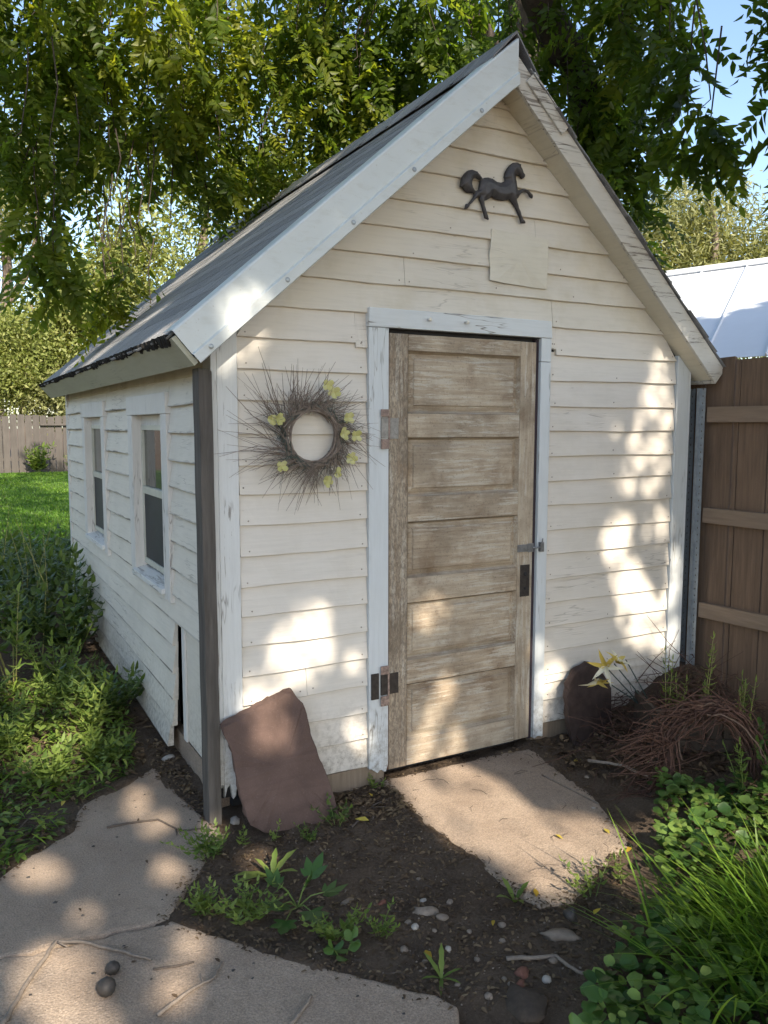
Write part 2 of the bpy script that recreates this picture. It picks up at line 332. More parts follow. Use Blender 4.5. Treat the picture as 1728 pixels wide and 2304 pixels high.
M['willow'] = leafmat('pale_willow_leaf', (.15, .17, .06), (.23, .245, .095), (.35, .35, .16), .40, .5, 1.2)
M['weed'] = leafmat('weed_leaf', (.055, .10, .022), (.115, .185, .038), (.26, .33, .08), .40, .45, 1.4)
M['ivy'] = leafmat('ground_cover_leaf', (.028, .070, .018), (.068, .145, .032), (.20, .30, .07), .32, .36, 1.4, .5)
M['dkweed'] = leafmat('dark_shrub_leaf', (.032, .066, .016), (.066, .118, .025), (.16, .215, .05), .3, .36, 1.4, .5)
M['grass'] = leafmat('grass_blade', (.045, .10, .014), (.095, .20, .024), (.25, .37, .05), .42, .42, 1.6)
M['litter'] = leafmat('dead_leaf_litter', (.06, .038, .024), (.13, .088, .052), (.27, .20, .12), .15, .8, 1.0)
M['yellow'] = leafmat('yellow_fallen_leaf', (.42, .27, .03), (.55, .42, .05), (.60, .52, .12), .3, .55, 1.0)
M['petal'] = leafmat('pale_yellow_petal', (.50, .48, .15), (.64, .62, .27), (.74, .72, .42), .3, .6, 1.0)
M['lily'] = leafmat('faded_lily_petal', (.50, .36, .06), (.62, .50, .15), (.76, .73, .60), .18, .6, 1.0)
M['edge'] = paint('peeled_lap_shadow', (.52, .49, .44), axis='y', peel=.44, crack=.9, gr=.5, wood=(.14, .12, .10))  # dark peeled lip colour that also draws the shadow lines under the laps
M['nail'] = plain('rusty_nail_head', (.30, .26, .22), .7, 0, .4, 200)
M['slate'] = plain('shaded_maroon_flagstone', (.060, .040, .034), .9, 0, .35, 14, .5)  # maroon darkened to carry the deep shade on the stone's face
M['nbroof'] = plain('white_metal_roofing', (.66, .68, .71), .38, 0, .04, 2, .03, .5)

# ---- traced outlines in wall coordinates (metres)
STONE = [(0.292,-0.061,0.465),(0.237,-0.067,0.447),(0.193,-0.07,0.44),(0.117,-0.079,0.415),(0.05,-0.086,0.394),(-0.021,-0.093,0.372),(-0.017,-0.108,0.327),(0.005,-0.125,0.277),(0.01,-0.157,0.185),(0.018,-0.181,0.113),(0.031,-0.206,0.04),(0.045,-0.222,-0.008),(0.094,-0.236,-0.048),(0.163,-0.239,-0.058),(0.288,-0.242,-0.065),(0.362,-0.242,-0.065),(0.424,-0.244,-0.072),(0.444,-0.24,-0.061),(0.432,-0.234,-0.043),(0.43,-0.212,0.021),(0.407,-0.182,0.111),(0.389,-0.159,0.178),(0.363,-0.134,0.252),(0.357,-0.104,0.34),(0.352,-0.089,0.384),(0.327,-0.075,0.426)]
HORSE = [(1.488,2.866),(1.463,2.861),(1.447,2.849),(1.43,2.831),(1.418,2.81),(1.413,2.787),(1.423,2.774),(1.411,2.767),(1.395,2.761),(1.37,2.761),(1.346,2.771),(1.321,2.774),(1.297,2.769),(1.288,2.762),(1.273,2.78),(1.253,2.792),(1.23,2.796),(1.206,2.789),(1.187,2.772),(1.173,2.753),(1.168,2.733),(1.164,2.71),(1.177,2.71),(1.188,2.699),(1.204,2.69),(1.231,2.692),(1.248,2.697),(1.235,2.67),(1.22,2.653),(1.208,2.64),(1.198,2.639),(1.191,2.616),(1.205,2.617),(1.214,2.627),(1.218,2.637),(1.236,2.651),(1.251,2.669),(1.275,2.683),(1.274,2.666),(1.284,2.645),(1.292,2.624),(1.298,2.608),(1.305,2.588),(1.328,2.582),(1.323,2.595),(1.316,2.611),(1.31,2.626),(1.302,2.644),(1.299,2.666),(1.315,2.671),(1.331,2.68),(1.341,2.694),(1.355,2.684),(1.38,2.681),(1.409,2.681),(1.434,2.686),(1.446,2.691),(1.463,2.677),(1.48,2.66),(1.493,2.642),(1.502,2.626),(1.511,2.608),(1.518,2.589),(1.543,2.591),(1.541,2.602),(1.528,2.61),(1.519,2.625),(1.512,2.644),(1.503,2.656),(1.497,2.672),(1.49,2.69),(1.488,2.699),(1.498,2.703),(1.504,2.715),(1.516,2.729),(1.533,2.737),(1.55,2.737),(1.561,2.729),(1.566,2.72),(1.583,2.712),(1.585,2.72),(1.582,2.732),(1.571,2.737),(1.563,2.745),(1.546,2.75),(1.524,2.751),(1.508,2.743),(1.493,2.735),(1.49,2.755),(1.484,2.777),(1.479,2.799),(1.482,2.814),(1.495,2.809),(1.506,2.806),(1.517,2.796),(1.523,2.796),(1.536,2.807),(1.535,2.817),(1.525,2.825),(1.518,2.84),(1.509,2.852),(1.511,2.862),(1.501,2.861),(1.494,2.866)]
HOLE = [(1.276,2.755),(1.25,2.764),(1.233,2.753),(1.229,2.732),(1.235,2.714),(1.251,2.703),(1.267,2.711),(1.271,2.732)]
FLOWERS = [(0.21,1.643),(0.243,1.646),(0.253,1.451),(0.461,1.383),(0.508,1.415),(0.575,1.477),(0.599,1.575),(0.539,1.584),(0.562,1.653),(0.496,1.76),(0.464,1.789)]
GAP_WALL = [
[(0.4, 0.86), (0.46, 0.78), (0.49, 0.67), (0.49, 0.59), (0.46, 0.52), (0.39, 0.48), (0.29, 0.44), (0.23, 0.58), (0.23, 0.67), (0.24, 0.72), (0.32, 0.77), (0.34, 0.83)] ,
[(0.23, 0.56), (0.3, 0.44), (0.14, 0.37), (0.07, 0.36), (0.08, 0.52)] ,
[(0.67, 0.53), (0.66, 0.48), (0.63, 0.45), (0.6, 0.47), (0.58, 0.51), (0.58, 0.57), (0.6, 0.61), (0.63, 0.62), (0.66, 0.59)] ,
[(0.7, 0.2), (0.68, 0.15), (0.65, 0.14), (0.61, 0.15), (0.58, 0.2), (0.58, 0.24), (0.61, 0.28), (0.65, 0.28), (0.68, 0.25)] ,
[(1.1, 0.44), (1.19, 0.37), (1.18, 0.17), (1.22, -0.01), (0.9, 0.0), (0.99, 0.16), (1.07, 0.32)] ,
[(1.13, 0.71), (1.11, 0.67), (1.05, 0.65), (0.98, 0.67), (0.94, 0.71), (0.94, 0.76), (0.98, 0.79), (1.05, 0.79), (1.11, 0.76)] ,
[(1.65, 0.54), (1.74, 0.47), (1.79, 0.39), (1.89, 0.33), (1.87, 0.27), (1.8, 0.22), (1.76, 0.12), (1.71, 0.07), (1.65, 0.11)] ,
[(2.15, 1.09), (2.27, 1.08), (2.34, 0.92), (2.44, 0.77), (2.54, 0.6), (2.6, 0.6), (2.63, 0.93), (2.7, 0.93), (2.7, 0.43), (2.7, 0.33), (2.58, 0.32), (2.4, 0.4), (2.31, 0.48), (2.24, 0.58), (2.24, 0.68), (2.22, 0.78), (2.15, 0.88), (2.08, 1.0)] ,
[(2.45, 2.05), (2.58, 1.97), (2.57, 1.86), (2.61, 1.72), (2.6, 1.6), (2.52, 1.6), (2.47, 1.68), (2.37, 1.72), (2.38, 1.83), (2.44, 1.85)] ,
[(2.32, 1.7), (2.4, 1.7), (2.46, 1.6), (2.6, 1.53), (2.59, 1.47), (2.61, 1.35), (2.51, 1.31), (2.37, 1.37), (2.32, 1.37), (2.26, 1.4), (2.27, 1.46), (2.32, 1.49), (2.31, 1.56), (2.34, 1.6)] ,
[(2.33, 1.3), (2.32, 1.27), (2.3, 1.25), (2.26, 1.26), (2.24, 1.29), (2.24, 1.32), (2.26, 1.35), (2.29, 1.36), (2.32, 1.34)] ,
[(2.52, 1.27), (2.5, 1.24), (2.47, 1.22), (2.43, 1.23), (2.4, 1.26), (2.4, 1.29), (2.42, 1.32), (2.46, 1.32), (2.5, 1.3)] ,
[(2.19, 1.17), (2.31, 1.1), (2.34, 0.92), (2.09, 0.94), (2.14, 1.08)] ,
[(2.6, 1.06), (2.58, 1.0), (2.53, 0.97), (2.47, 0.99), (2.43, 1.04), (2.43, 1.1), (2.46, 1.15), (2.52, 1.16), (2.57, 1.13)] ,
[(2.19, 1.63), (2.18, 1.59), (2.16, 1.57), (2.14, 1.58), (2.12, 1.61), (2.12, 1.64), (2.14, 1.67), (2.16, 1.68), (2.18, 1.66)] ,
[(1.99, 1.78), (1.99, 1.74), (1.98, 1.72), (1.96, 1.73), (1.96, 1.76), (1.95, 1.8), (1.96, 1.84), (1.97, 1.85), (1.99, 1.82)] ,
]
GAP_GROUND = [
[(0.83, -0.0), (1.19, -0.03), (1.24, -0.4), (1.19, -0.67), (1.36, -0.79), (1.39, -0.98), (1.21, -1.06), (1.06, -1.12), (0.82, -1.19), (0.79, -1.11), (0.82, -0.92), (0.82, -0.8), (0.7, -0.77), (0.74, -0.47)] ,
[(-0.14, 0.44), (-0.15, 0.41), (-0.17, 0.4), (-0.19, 0.42), (-0.2, 0.45), (-0.19, 0.48), (-0.17, 0.5), (-0.15, 0.49), (-0.14, 0.47)] ,
[(-0.26, 0.25), (-0.29, 0.14), (-0.33, 0.1), (-0.36, 0.14), (-0.36, 0.24), (-0.33, 0.36), (-0.29, 0.45), (-0.26, 0.46), (-0.24, 0.37)] ,
[(-0.2, 0.01), (-0.22, -0.04), (-0.25, -0.06), (-0.28, -0.03), (-0.28, 0.02), (-0.27, 0.08), (-0.24, 0.12), (-0.21, 0.12), (-0.19, 0.07)] ,
[(-0.28, -0.04), (-0.3, -0.07), (-0.32, -0.08), (-0.35, -0.06), (-0.36, -0.02), (-0.35, 0.02), (-0.32, 0.04), (-0.3, 0.03), (-0.28, -0.0)] ,
[(-0.26, -0.4), (-0.29, -0.46), (-0.34, -0.47), (-0.37, -0.44), (-0.39, -0.37), (-0.37, -0.29), (-0.33, -0.25), (-0.28, -0.26), (-0.26, -0.32)] ,
[(-0.03, -0.16), (-0.06, -0.2), (-0.09, -0.21), (-0.12, -0.19), (-0.12, -0.14), (-0.11, -0.09), (-0.08, -0.06), (-0.04, -0.07), (-0.02, -0.11)] ,
[(-0.66, -0.19), (-0.69, -0.26), (-0.75, -0.27), (-0.81, -0.22), (-0.84, -0.14), (-0.84, -0.05), (-0.79, -0.01), (-0.72, -0.03), (-0.67, -0.1)] ,
[(-0.58, -0.54), (-0.6, -0.57), (-0.64, -0.57), (-0.67, -0.55), (-0.69, -0.5), (-0.69, -0.46), (-0.66, -0.44), (-0.62, -0.45), (-0.59, -0.49)] ,
[(-0.88, -0.61), (-0.75, -0.62), (-0.65, -0.73), (-0.62, -0.81), (-0.67, -0.86), (-0.69, -0.97), (-0.64, -1.04), (-0.66, -1.13), (-0.83, -1.04), (-0.82, -0.91), (-0.89, -0.87)] ,
[(-0.32, -0.88), (-0.35, -0.94), (-0.4, -0.95), (-0.44, -0.91), (-0.45, -0.85), (-0.44, -0.78), (-0.39, -0.74), (-0.34, -0.75), (-0.32, -0.81)] ,
[(-0.38, -1.07), (-0.42, -1.1), (-0.47, -1.1), (-0.53, -1.06), (-0.56, -1.01), (-0.55, -0.96), (-0.5, -0.94), (-0.44, -0.96), (-0.39, -1.02)] ,
[(0.07, -0.5), (0.03, -0.55), (-0.02, -0.56), (-0.05, -0.53), (-0.06, -0.47), (-0.04, -0.4), (0.01, -0.36), (0.06, -0.37), (0.08, -0.42)] ,
[(-0.39, 1.0), (-0.45, 0.86), (-0.57, 0.84), (-0.69, 0.93), (-0.76, 1.11), (-0.75, 1.29), (-0.65, 1.39), (-0.51, 1.36), (-0.41, 1.19)] ,
[(-0.25, 1.58), (-0.3, 1.4), (-0.37, 1.33), (-0.42, 1.39), (-0.44, 1.56), (-0.41, 1.78), (-0.35, 1.93), (-0.28, 1.94), (-0.24, 1.79)] ,
[(0.06, 3.03), (0.02, 2.89), (-0.04, 2.84), (-0.08, 2.89), (-0.09, 3.02), (-0.06, 3.19), (-0.01, 3.31), (0.04, 3.31), (0.07, 3.2)] ,
[(-0.46, 1.87), (-0.48, 1.8), (-0.53, 1.77), (-0.58, 1.82), (-0.61, 1.9), (-0.6, 2.0), (-0.56, 2.05), (-0.5, 2.04), (-0.46, 1.97)] ,
[(1.96, -1.23), (1.73, -1.38), (1.59, -1.43), (1.57, -1.37), (1.69, -1.23), (1.92, -1.05), (2.17, -0.91), (2.29, -0.9), (2.19, -1.04)] ,
[(1.58, -1.08), (1.48, -1.14), (1.39, -1.14), (1.35, -1.1), (1.37, -1.02), (1.45, -0.95), (1.55, -0.91), (1.63, -0.93), (1.64, -1.0)] ,
[(1.25, -1.22), (1.2, -1.25), (1.14, -1.25), (1.12, -1.23), (1.12, -1.18), (1.16, -1.14), (1.22, -1.12), (1.27, -1.13), (1.28, -1.17)] ,
]
GAP_ROOF = [[(-0.11, 3.65, 2.05), (0.32, 3.8, 2.42), (0.61, 3.6, 2.68), (0.84, 3.1, 2.88), (0.98, 2.6, 2.99), (1.25, 2.24, 3.23), (1.33, 1.70, 3.3), (1.13, 1.40, 3.13), (0.97, 1.72, 2.99), (0.7, 2.0, 2.75), (0.49, 2.3, 2.57), (0.25, 2.6, 2.36), (0.05, 2.9, 2.19), (-0.26, 3.0, 1.92)],
            [(-0.17, 2.33, 1.99), (0.08, 2.16, 2.21), (0.2, 1.59, 2.32), (0.13, 1.33, 2.26), (-0.02, 1.69, 2.13), (-0.24, 1.91, 1.94)]]
GAP_GRASS = [(1.415, -1.327), (1.965, -1.176), (1.783, -1.446), (0.992, -1.892), (1.037, -1.741), (1.164, -1.482)]
GAP_BED = [[(-0.42, 0.74, 0.08), (-0.49, 0.61, 0.08), (-0.61, 0.58, 0.08), (-0.72, 0.68, 0.08), (-0.79, 0.85, 0.08), (-0.78, 1.03, 0.08), (-0.68, 1.14, 0.08), (-0.55, 1.1, 0.08), (-0.44, 0.94, 0.08)], [(-0.36, 0.82, 0.22), (-0.4, 0.65, 0.22), (-0.46, 0.58, 0.22), (-0.5, 0.64, 0.22), (-0.52, 0.8, 0.22), (-0.49, 1.0, 0.22), (-0.43, 1.15, 0.22), (-0.37, 1.16, 0.22), (-0.34, 1.02, 0.22)], [(-0.56, 1.39, 0.4), (-0.6, 1.22, 0.4), (-0.66, 1.15, 0.4), (-0.71, 1.22, 0.4), (-0.74, 1.38, 0.4), (-0.73, 1.59, 0.4), (-0.68, 1.73, 0.4), (-0.61, 1.74, 0.4), (-0.56, 1.6, 0.4)], [(-0.51, 0.96, 0.1), (-0.56, 0.86, 0.1), (-0.64, 0.84, 0.1), (-0.72, 0.91, 0.1), (-0.77, 1.03, 0.1), (-0.77, 1.16, 0.1), (-0.7, 1.23, 0.1), (-0.6, 1.21, 0.1), (-0.53, 1.1, 0.1)]]

# ------------------------------------------------------------------ ground, slabs, lawn
SLAB_D = [(.765, -.03), (.70, -.30), (.692, -.543), (.728, -.87), (.77, -1.172), (.90, -1.20), (1.36, -1.02), (1.50, -.70), (1.60, -.30), (1.64, -.035)]
SLAB_P = [(-.153, .644), (-.12, .35), (-.09, .077), (-.04, -.183), (-.116, -.274), (-.281, -.466), (-.352, -.579), (-.40, -.64), (-.204, -.895), (.003, -1.150), (.205, -1.382), (.235, -1.45)]
SLAB_L = [(-1.5, -.25), (-.877, -.079), (-.765, .036), (-.632, .125), (-.515, .393), (-.285, .544), (-.153, .644)]
def rim(x, y, pts, closed):
    P = np.array(pts, float); d = np.full(np.shape(x), 9.0)
    for i in range(len(P) if closed else len(P) - 1):
        a = P[i]; e = P[(i + 1) % len(P)] - a; t = np.clip(((x - a[0]) * e[0] + (y - a[1]) * e[1]) / (e @ e), 0, 1); d = np.minimum(d, np.hypot(x - a[0] - t * e[0], y - a[1] - t * e[1]))
    return d
def gz(x, y):
    x = np.asarray(x, float); y = np.asarray(y, float)
    h = -.062 + .022 * (vnoise(x, y, 5) - .5) + .014 * (vnoise(x, y, 17) - .5) + .012 * (vnoise(x, y, 43) - .5)
    h = h + .27 * np.exp(-(((x - 2.78) / .42) ** 2 + ((y + .02) / .42) ** 2)) + .05 * np.exp(-(((x - 2.2) / .5) ** 2 + ((y + .6) / .4) ** 2))
    h = h + .05 * np.clip((y - .9) / 2.0, 0, 1) * (x < .3) + .03 * np.clip((x - 1.5) / .6, 0, 1)
    d = np.minimum(rim(x, y, SLAB_D, True), np.minimum(rim(x, y, SLAB_P, False), rim(x, y, SLAB_L, False)))   # soil washed up over the slab rims
    return h + .027 * np.exp(-(d / .05) ** 2) * np.clip(vnoise(x, y, 4) * 1.1 + .3 * vnoise(x, y, 23) - .3, 0, 1)
def steps(*seg): return np.concatenate([np.linspace(a, b, n, endpoint=False) for a, b, n in seg])
gx = steps((-260, -20, 8), (-20, -2.2, 24), (-2.2, 3.4, 260), (3.4, 20, 24), (20, 260.1, 9)); gy = steps((-200, -12, 6), (-12, -2.3, 14), (-2.3, 3.2, 240), (3.2, 30, 40), (30, 420, 9))
X, Y = np.meshgrid(gx, gy, indexing='ij'); Zg = gz(X, Y); nx, ny = X.shape
_gp = np.stack([X.ravel(), Y.ravel()], 1); _in = (in_poly(_gp, SLAB_D) | in_poly(_gp, SLAB_P[:8] + [(-1.5, -.50)] + SLAB_L) | in_poly(_gp, SLAB_P[7:] + [(.17, -1.62), (-.2, -3.4), (-1.6, -3.6), (-1.55, -.52)])).reshape(X.shape)
_d = np.minimum(rim(X, Y, SLAB_D, True), np.minimum(rim(X, Y, SLAB_P, False), rim(X, Y, SLAB_L, False))); Zg = Zg - .035 * _in * np.clip((_d - .03) / .04, 0, 1)
idx = np.arange(nx * ny).reshape(nx, ny); Fq = np.stack([idx[:-1, :-1], idx[1:, :-1], idx[1:, 1:], idx[:-1, 1:]], -1).reshape(-1, 4)
tag(np_mesh('ground', np.stack([X, Y, Zg], -1).reshape(-1, 3), Fq, M['soil'], smooth=True), kind='structure')
def slab(name, poly, top, thick, label=None):
    """concrete slab with a chipped, slightly rounded rim"""
    r = np.random.default_rng(len(poly)); P = []
    n = len(poly)
    for i in range(n):
        a = np.array(poly[i], float); b = np.array(poly[(i + 1) % n], float); k = max(2, int(np.linalg.norm(b - a) / .035))
        for t in np.arange(k) / k: P.append(a + (b - a) * t + r.normal(0, .004, 2))
    P = np.array(P); c = P.mean(0); N = len(P); mb = MB()
    e = np.roll(P, -1, 0) - np.roll(P, 1, 0); nrm = unit(np.stack([e[:, 1], -e[:, 0]], 1))
    area = .5 * np.sum(P[:, 0] * np.roll(P[:, 1], -1) - np.roll(P[:, 0], -1) * P[:, 1])
    if area < 0: nrm = -nrm
    rings = [(P, top - thick), (P, top - .014), (P - nrm * .006, top - .003), (P - nrm * .016, top)]
    vs = []
    for k_, (Q, z) in enumerate(rings): vs += [(q[0], q[1], z + (r.normal(0, .0012) if k_ < 3 else 0)) for q in Q]
    fs = [(k * N + i, k * N + (i + 1) % N, (k + 1) * N + (i + 1) % N, (k + 1) * N + i) for k in range(3) for i in range(N)]
    fs.append(tuple(3 * N + i for i in range(N)))
    if area < 0: fs = [f[::-1] for f in fs]
    mb.add(vs, fs); o = mb.build(name, M['concrete']); tag(o, label, kind='structure'); return o
slab('door_slab', [(.765, -.03), (.70, -.30), (.692, -.543), (.728, -.87), (.77, -1.172), (.90, -1.20), (1.36, -1.02), (1.50, -.70), (1.60, -.30), (1.64, -.035)], -.043, .06)
slab('concrete_path', [(-.153, .644), (-.12, .35), (-.09, .077), (-.04, -.183), (-.116, -.274), (-.281, -.466), (-.352, -.579), (-.40, -.64), (-.78, -.60), (-1.5, -.50), (-1.5, -.25), (-.877, -.079), (-.765, .036), (-.632, .125), (-.515, .393), (-.285, .544)], -.047, .09)
slab('concrete_path', [(-.385, -.652), (-.204, -.895), (.003, -1.150), (.205, -1.382), (.235, -1.45), (.17, -1.62), (-.02, -2.1), (-.2, -3.4), (-1.6, -3.6), (-1.55, -.52), (-.78, -.612)], -.045, .09)
lx = np.linspace(-26, 14, 41); ly = np.linspace(7.2, 27.5, 31); LX, LY = np.meshgrid(lx, ly, indexing='ij'); LZ = .0 + .05 * (vnoise(LX, LY, .4) - .5)
LY[:, 0] += .5 * (vnoise(lx, lx, 1.3) - .5); idx = np.arange(LX.size).reshape(LX.shape)
tag(np_mesh('lawn', np.stack([LX, LY, LZ], -1).reshape(-1, 3), np.stack([idx[:-1, :-1], idx[1:, :-1], idx[1:, 1:], idx[:-1, 1:]], -1).reshape(-1, 4), M['lawn'], smooth=True), kind='structure')
n = 90000; px = rng.uniform(-2.5, 5, n); py = 7.0 + 19.5 * rng.random(n) ** 1.6
LV = Leaves(); a = rng.uniform(0, 6.28, n); hh = rng.uniform(.04, .085, n) * (1 + (py < 8.5) * .8)
LV.add(np.stack([px, py, np.full(n, -.01)], 1), np.stack([np.cos(a) * .45, np.sin(a) * .45, np.ones(n)], 1), np.stack([-np.sin(a), np.cos(a), np.zeros(n)], 1), hh, .010 + .0006 * py, np.clip(.5 + .25 * (vnoise(px, py, .9) - .5) + rng.normal(0, .16, n), 0, 1))
tag(LV.build('lawn_grass', M['grass'], detail=0, fold=0, droop=.1), 'short mown green grass of the lawn behind the shed', 'grass', kind='stuff')

# ------------------------------------------------------------------ shed
XA, ZA = 1.384, 3.163                                 # ridge line of the roof underside
SL, SR = .87, .925                                    # slope of the left and right half
W_, L_, OV = 2.7154, 4.218, .15
xl = lambda z: XA - (ZA - z) / SL
xr = lambda z: XA + (ZA - z) / SR
shed = empty('garden_shed', (1.36, 2.1, 0)); tag(shed, 'old white clapboard garden shed with steep gable roof and weathered door', 'shed')
front = empty('front_wall', (1.36, 0, 0)); front.parent = shed; front.location = Vector((1.36, 0, 0)) - shed.location
side = empty('side_wall', (0, 2.1, 0)); side.parent = shed; side.location = Vector((0, 2.1, 0)) - shed.location
def board(P, parent, mat, plane='F', tt=.004, tb=.023, n=8, wob=.0022, off=0., name='siding_board'):
    """clapboard: P = (s0 at bottom, s0 at top, s1 at bottom, s1 at top, z bottom, z top); the lower edge stands proud, is a little uneven; on side boards a darker strip paints the lap shadow"""
    a0, a1, b0, b1, z0, z1 = P; mb = MB(); vs = []; m = 6
    ph = rng.uniform(0, 6.28); tilt = rng.normal(0, .0012)
    for i in range(n + 1):
        t = i / n; w = wob * (math.sin(ph + t * 5) + rng.normal(0, .35)) + tilt * (t - .5) * 2; th = tb + rng.normal(0, .0009)
        sb = a0 + (b0 - a0) * t; st = a1 + (b1 - a1) * t; we = .0085 + rng.uniform(-.003, .004)
        for s_, z_, o_ in ((sb, z0 + w, -.002), (sb, z0 + w, th - .003), (sb, z0 + w + .003, th), (sb + (st - sb) * we / (z1 - z0), z0 + w + we, th - .001), (st, z1, tt), (st, z1, -.002)):
            vs.append((s_, -(o_ + off), z_) if plane == 'F' else (-(o_ + off), s_, z_))
    fs = []
    for i in range(n):
        for k in range(m - 1): fs.append((i * m + k, (i + 1) * m + k, (i + 1) * m + k + 1, i * m + k + 1))
    fs += [tuple(range(m)), tuple(n * m + k for k in range(m))[::-1]]
    if plane == 'F': fs = [f[::-1] for f in fs]
    mb.add(vs, fs); o = mb.build(name, mat, parent)
    if plane == 'S' and name == 'siding_board':
        o.data.materials.append(M['edge'])  # darker strip puts the lap shadow line into the colour
        for i in range(n):
            for k in (1, 2): o.data.polygons[i * (m - 1) + k].material_index = 1
    return o
OVL = .018
# left of the door
zl = [.035, .172, .297, .424, .55, .679, .81, .937, 1.068, 1.198, 1.328, 1.451, 1.581, 1.722, 1.849, 1.98, 2.112]
for i in range(len(zl) - 1):
    z0, z1 = zl[i], zl[i + 1]
    if i == 14: cuts = [.089, .69]
    elif i == 3: cuts = [.089, .386, .69]
    elif i == 15: cuts = [.089, .632, .69]
    else: cuts = [.089, .69]
    for a, b in zip(cuts[:-1], cuts[1:]):
        dz = -.02 if (i == 15 and a > .6) else 0
        board((max(a, xl(z0)) + .001, max(a, xl(z1)) + .001, b - .001, b - .001, z0 + dz, z1 + OVL + dz * .5), front, M['siding'], wob=.003 if i < 3 else .0018)
# right of the door
zr = [.056, .183, .269, .315, .443, .573, .698, .827, .956, 1.081, 1.21, 1.339, 1.462, 1.59, 1.716, 1.848, 1.973, 2.112]
for i in range(len(zr) - 1):
    z0, z1 = zr[i], zr[i + 1]; cuts = [1.72, 2.625]
    if i == 16: cuts = [1.72, 1.765, 2.625]
    for a, b in zip(cuts[:-1], cuts[1:]):
        board((a + .001, a + .001, min(b, xr(z0)) - .001, min(b, xr(z1)) - .001, z0 + (.03 if b < 1.8 else 0), z1 + OVL), front, M['siding'], wob=.0022)
# gable courses run across
zg = [2.112, 2.245, 2.370, 2.497, 2.622, 2.755, 2.884, 3.003, 3.10, 3.163]
joints = {0: [1.735], 1: [.88], 2: [], 3: [1.62], 4: []}
for i in range(len(zg) - 1):
    z0, z1 = zg[i], zg[i + 1]; zt = min(z1 + OVL, ZA - .004); cuts = [None] + joints.get(i, []) + [None]
    for a, b in zip(cuts[:-1], cuts[1:]):
        A0 = xl(z0) if a is None else a + .001; A1 = xl(zt) if a is None else a + .001
        B0 = xr(z0) if b is None else b - .001; B1 = xr(zt) if b is None else b - .001
        board((A0, A1, B0, B1, z0, zt), front, M['gable'], n=14, wob=.0022)
mb = MB(); mb.prism([(0, .012, .02), (W_, .012, .02), (W_, .012, xl and 1.93), (XA, .012, ZA - .01), (0, .012, 1.95)], [(0, .03, .02), (W_, .03, .02), (W_, .03, 1.93), (XA, .03, ZA - .01), (0, .03, 1.95)]); mb.build('sheathing', M['dark'], front)
nl = MB()
for o_ in list(front.children):
    if o_.type != 'MESH' or not o_.name.startswith('siding_board'): continue
    xs_ = [v.co.x for v in o_.data.vertices]; zmin = min(v.co.z for v in o_.data.vertices); a_, b_ = min(xs_) + .03, max(xs_) - .03
    k_ = max(2, int((b_ - a_) / .42) + 1)
    for i in range(k_): nl.disc((a_ + (b_ - a_) * i / (k_ - 1) + rng.normal(0, .006), -.0215, zmin + .026 + rng.normal(0, .004)), (0, -1, 0), .0036, .0016, 7)
q_ = nl.build('nail_heads', M['nail'], front); q_['kind'] = 'stuff'
# side wall with two windows and the torn lower corner
WIN = [(.69, 1.60), (2.38, 3.312)]
zs = [.012, .142, .272, .402, .532, .66, .788, .917, 1.056, 1.19, 1.32, 1.45, 1.583, 1.71, 1.835]
for i in range(len(zs) - 1):
    z0, z1 = zs[i], zs[i + 1]
    if z0 < .65: cuts = [(.690 + .008 * math.sin(i * 2.1) + (.09 if i == 0 else 0) , L_ - .07)]
    elif z0 < .74: cuts = [(.09, L_ - .07)]
    elif z0 < 1.70: cuts = [(.09, .69), (1.60, 2.38), (3.312, L_ - .07)]
    else: cuts = [(.09, .69), (.69, 2.36), (2.36, L_ - .07)]
    for a, b in cuts:
        bow = -.012 * (5 - i) / 5 if i < 5 else 0
        q = board((a + .001, a + .001, b - .001, b - .001, z0 + bow * 2, z1 + OVL), side, M['side'], 'S', n=12, tb=.028, wob=.0035 if i < 6 else .002)
        if i < 5:      # lower courses belly outwards at the torn end
            for v in q.data.vertices:
                k = max(0, 1 - (v.co.y - .7) / 1.6); v.co.x -= .018 * k * k * max(0, (.66 - v.co.z) / .66)
board((.10, .10, L_ - .07, L_ - .07, 1.832, 1.955), side, M['frieze'], 'S', tt=.012, tb=.012, n=10, name='frieze_board')
mb = MB()
for y0, y1, z0, z1 in ((0, .80, .70, 1.95), (1.50, 2.50, .1, 1.95), (3.20, L_, .1, 1.95), (.80, 1.50, .1, .80), (.80, 1.50, 1.68, 1.95), (2.50, 3.20, .1, .80), (2.50, 3.20, 1.68, 1.95)):
    mb.box(.012, .03, y0, y1, z0, z1)
mb.build('sheathing', M['dark'], side)
mb = MB(); mb.box(.004, .03, .20, .598, .085, .70); mb.build('backing_board', M['side'], side)
mb = MB(); mb.box(-.006, .003, .555, .608, .08, .69); mb.build('loose_strip', M['wtrim'], side)
mb = MB(); mb.box(.06, .10, .56, .70, -.06, .70); mb.build('stud', M['dark'], side)
mb = MB(); mb.box(.02, .05, .595, .66, .24, .42); mb.box(.03, .06, .60, .64, .05, .2); mb.build('broken_board', M['stud'], side)
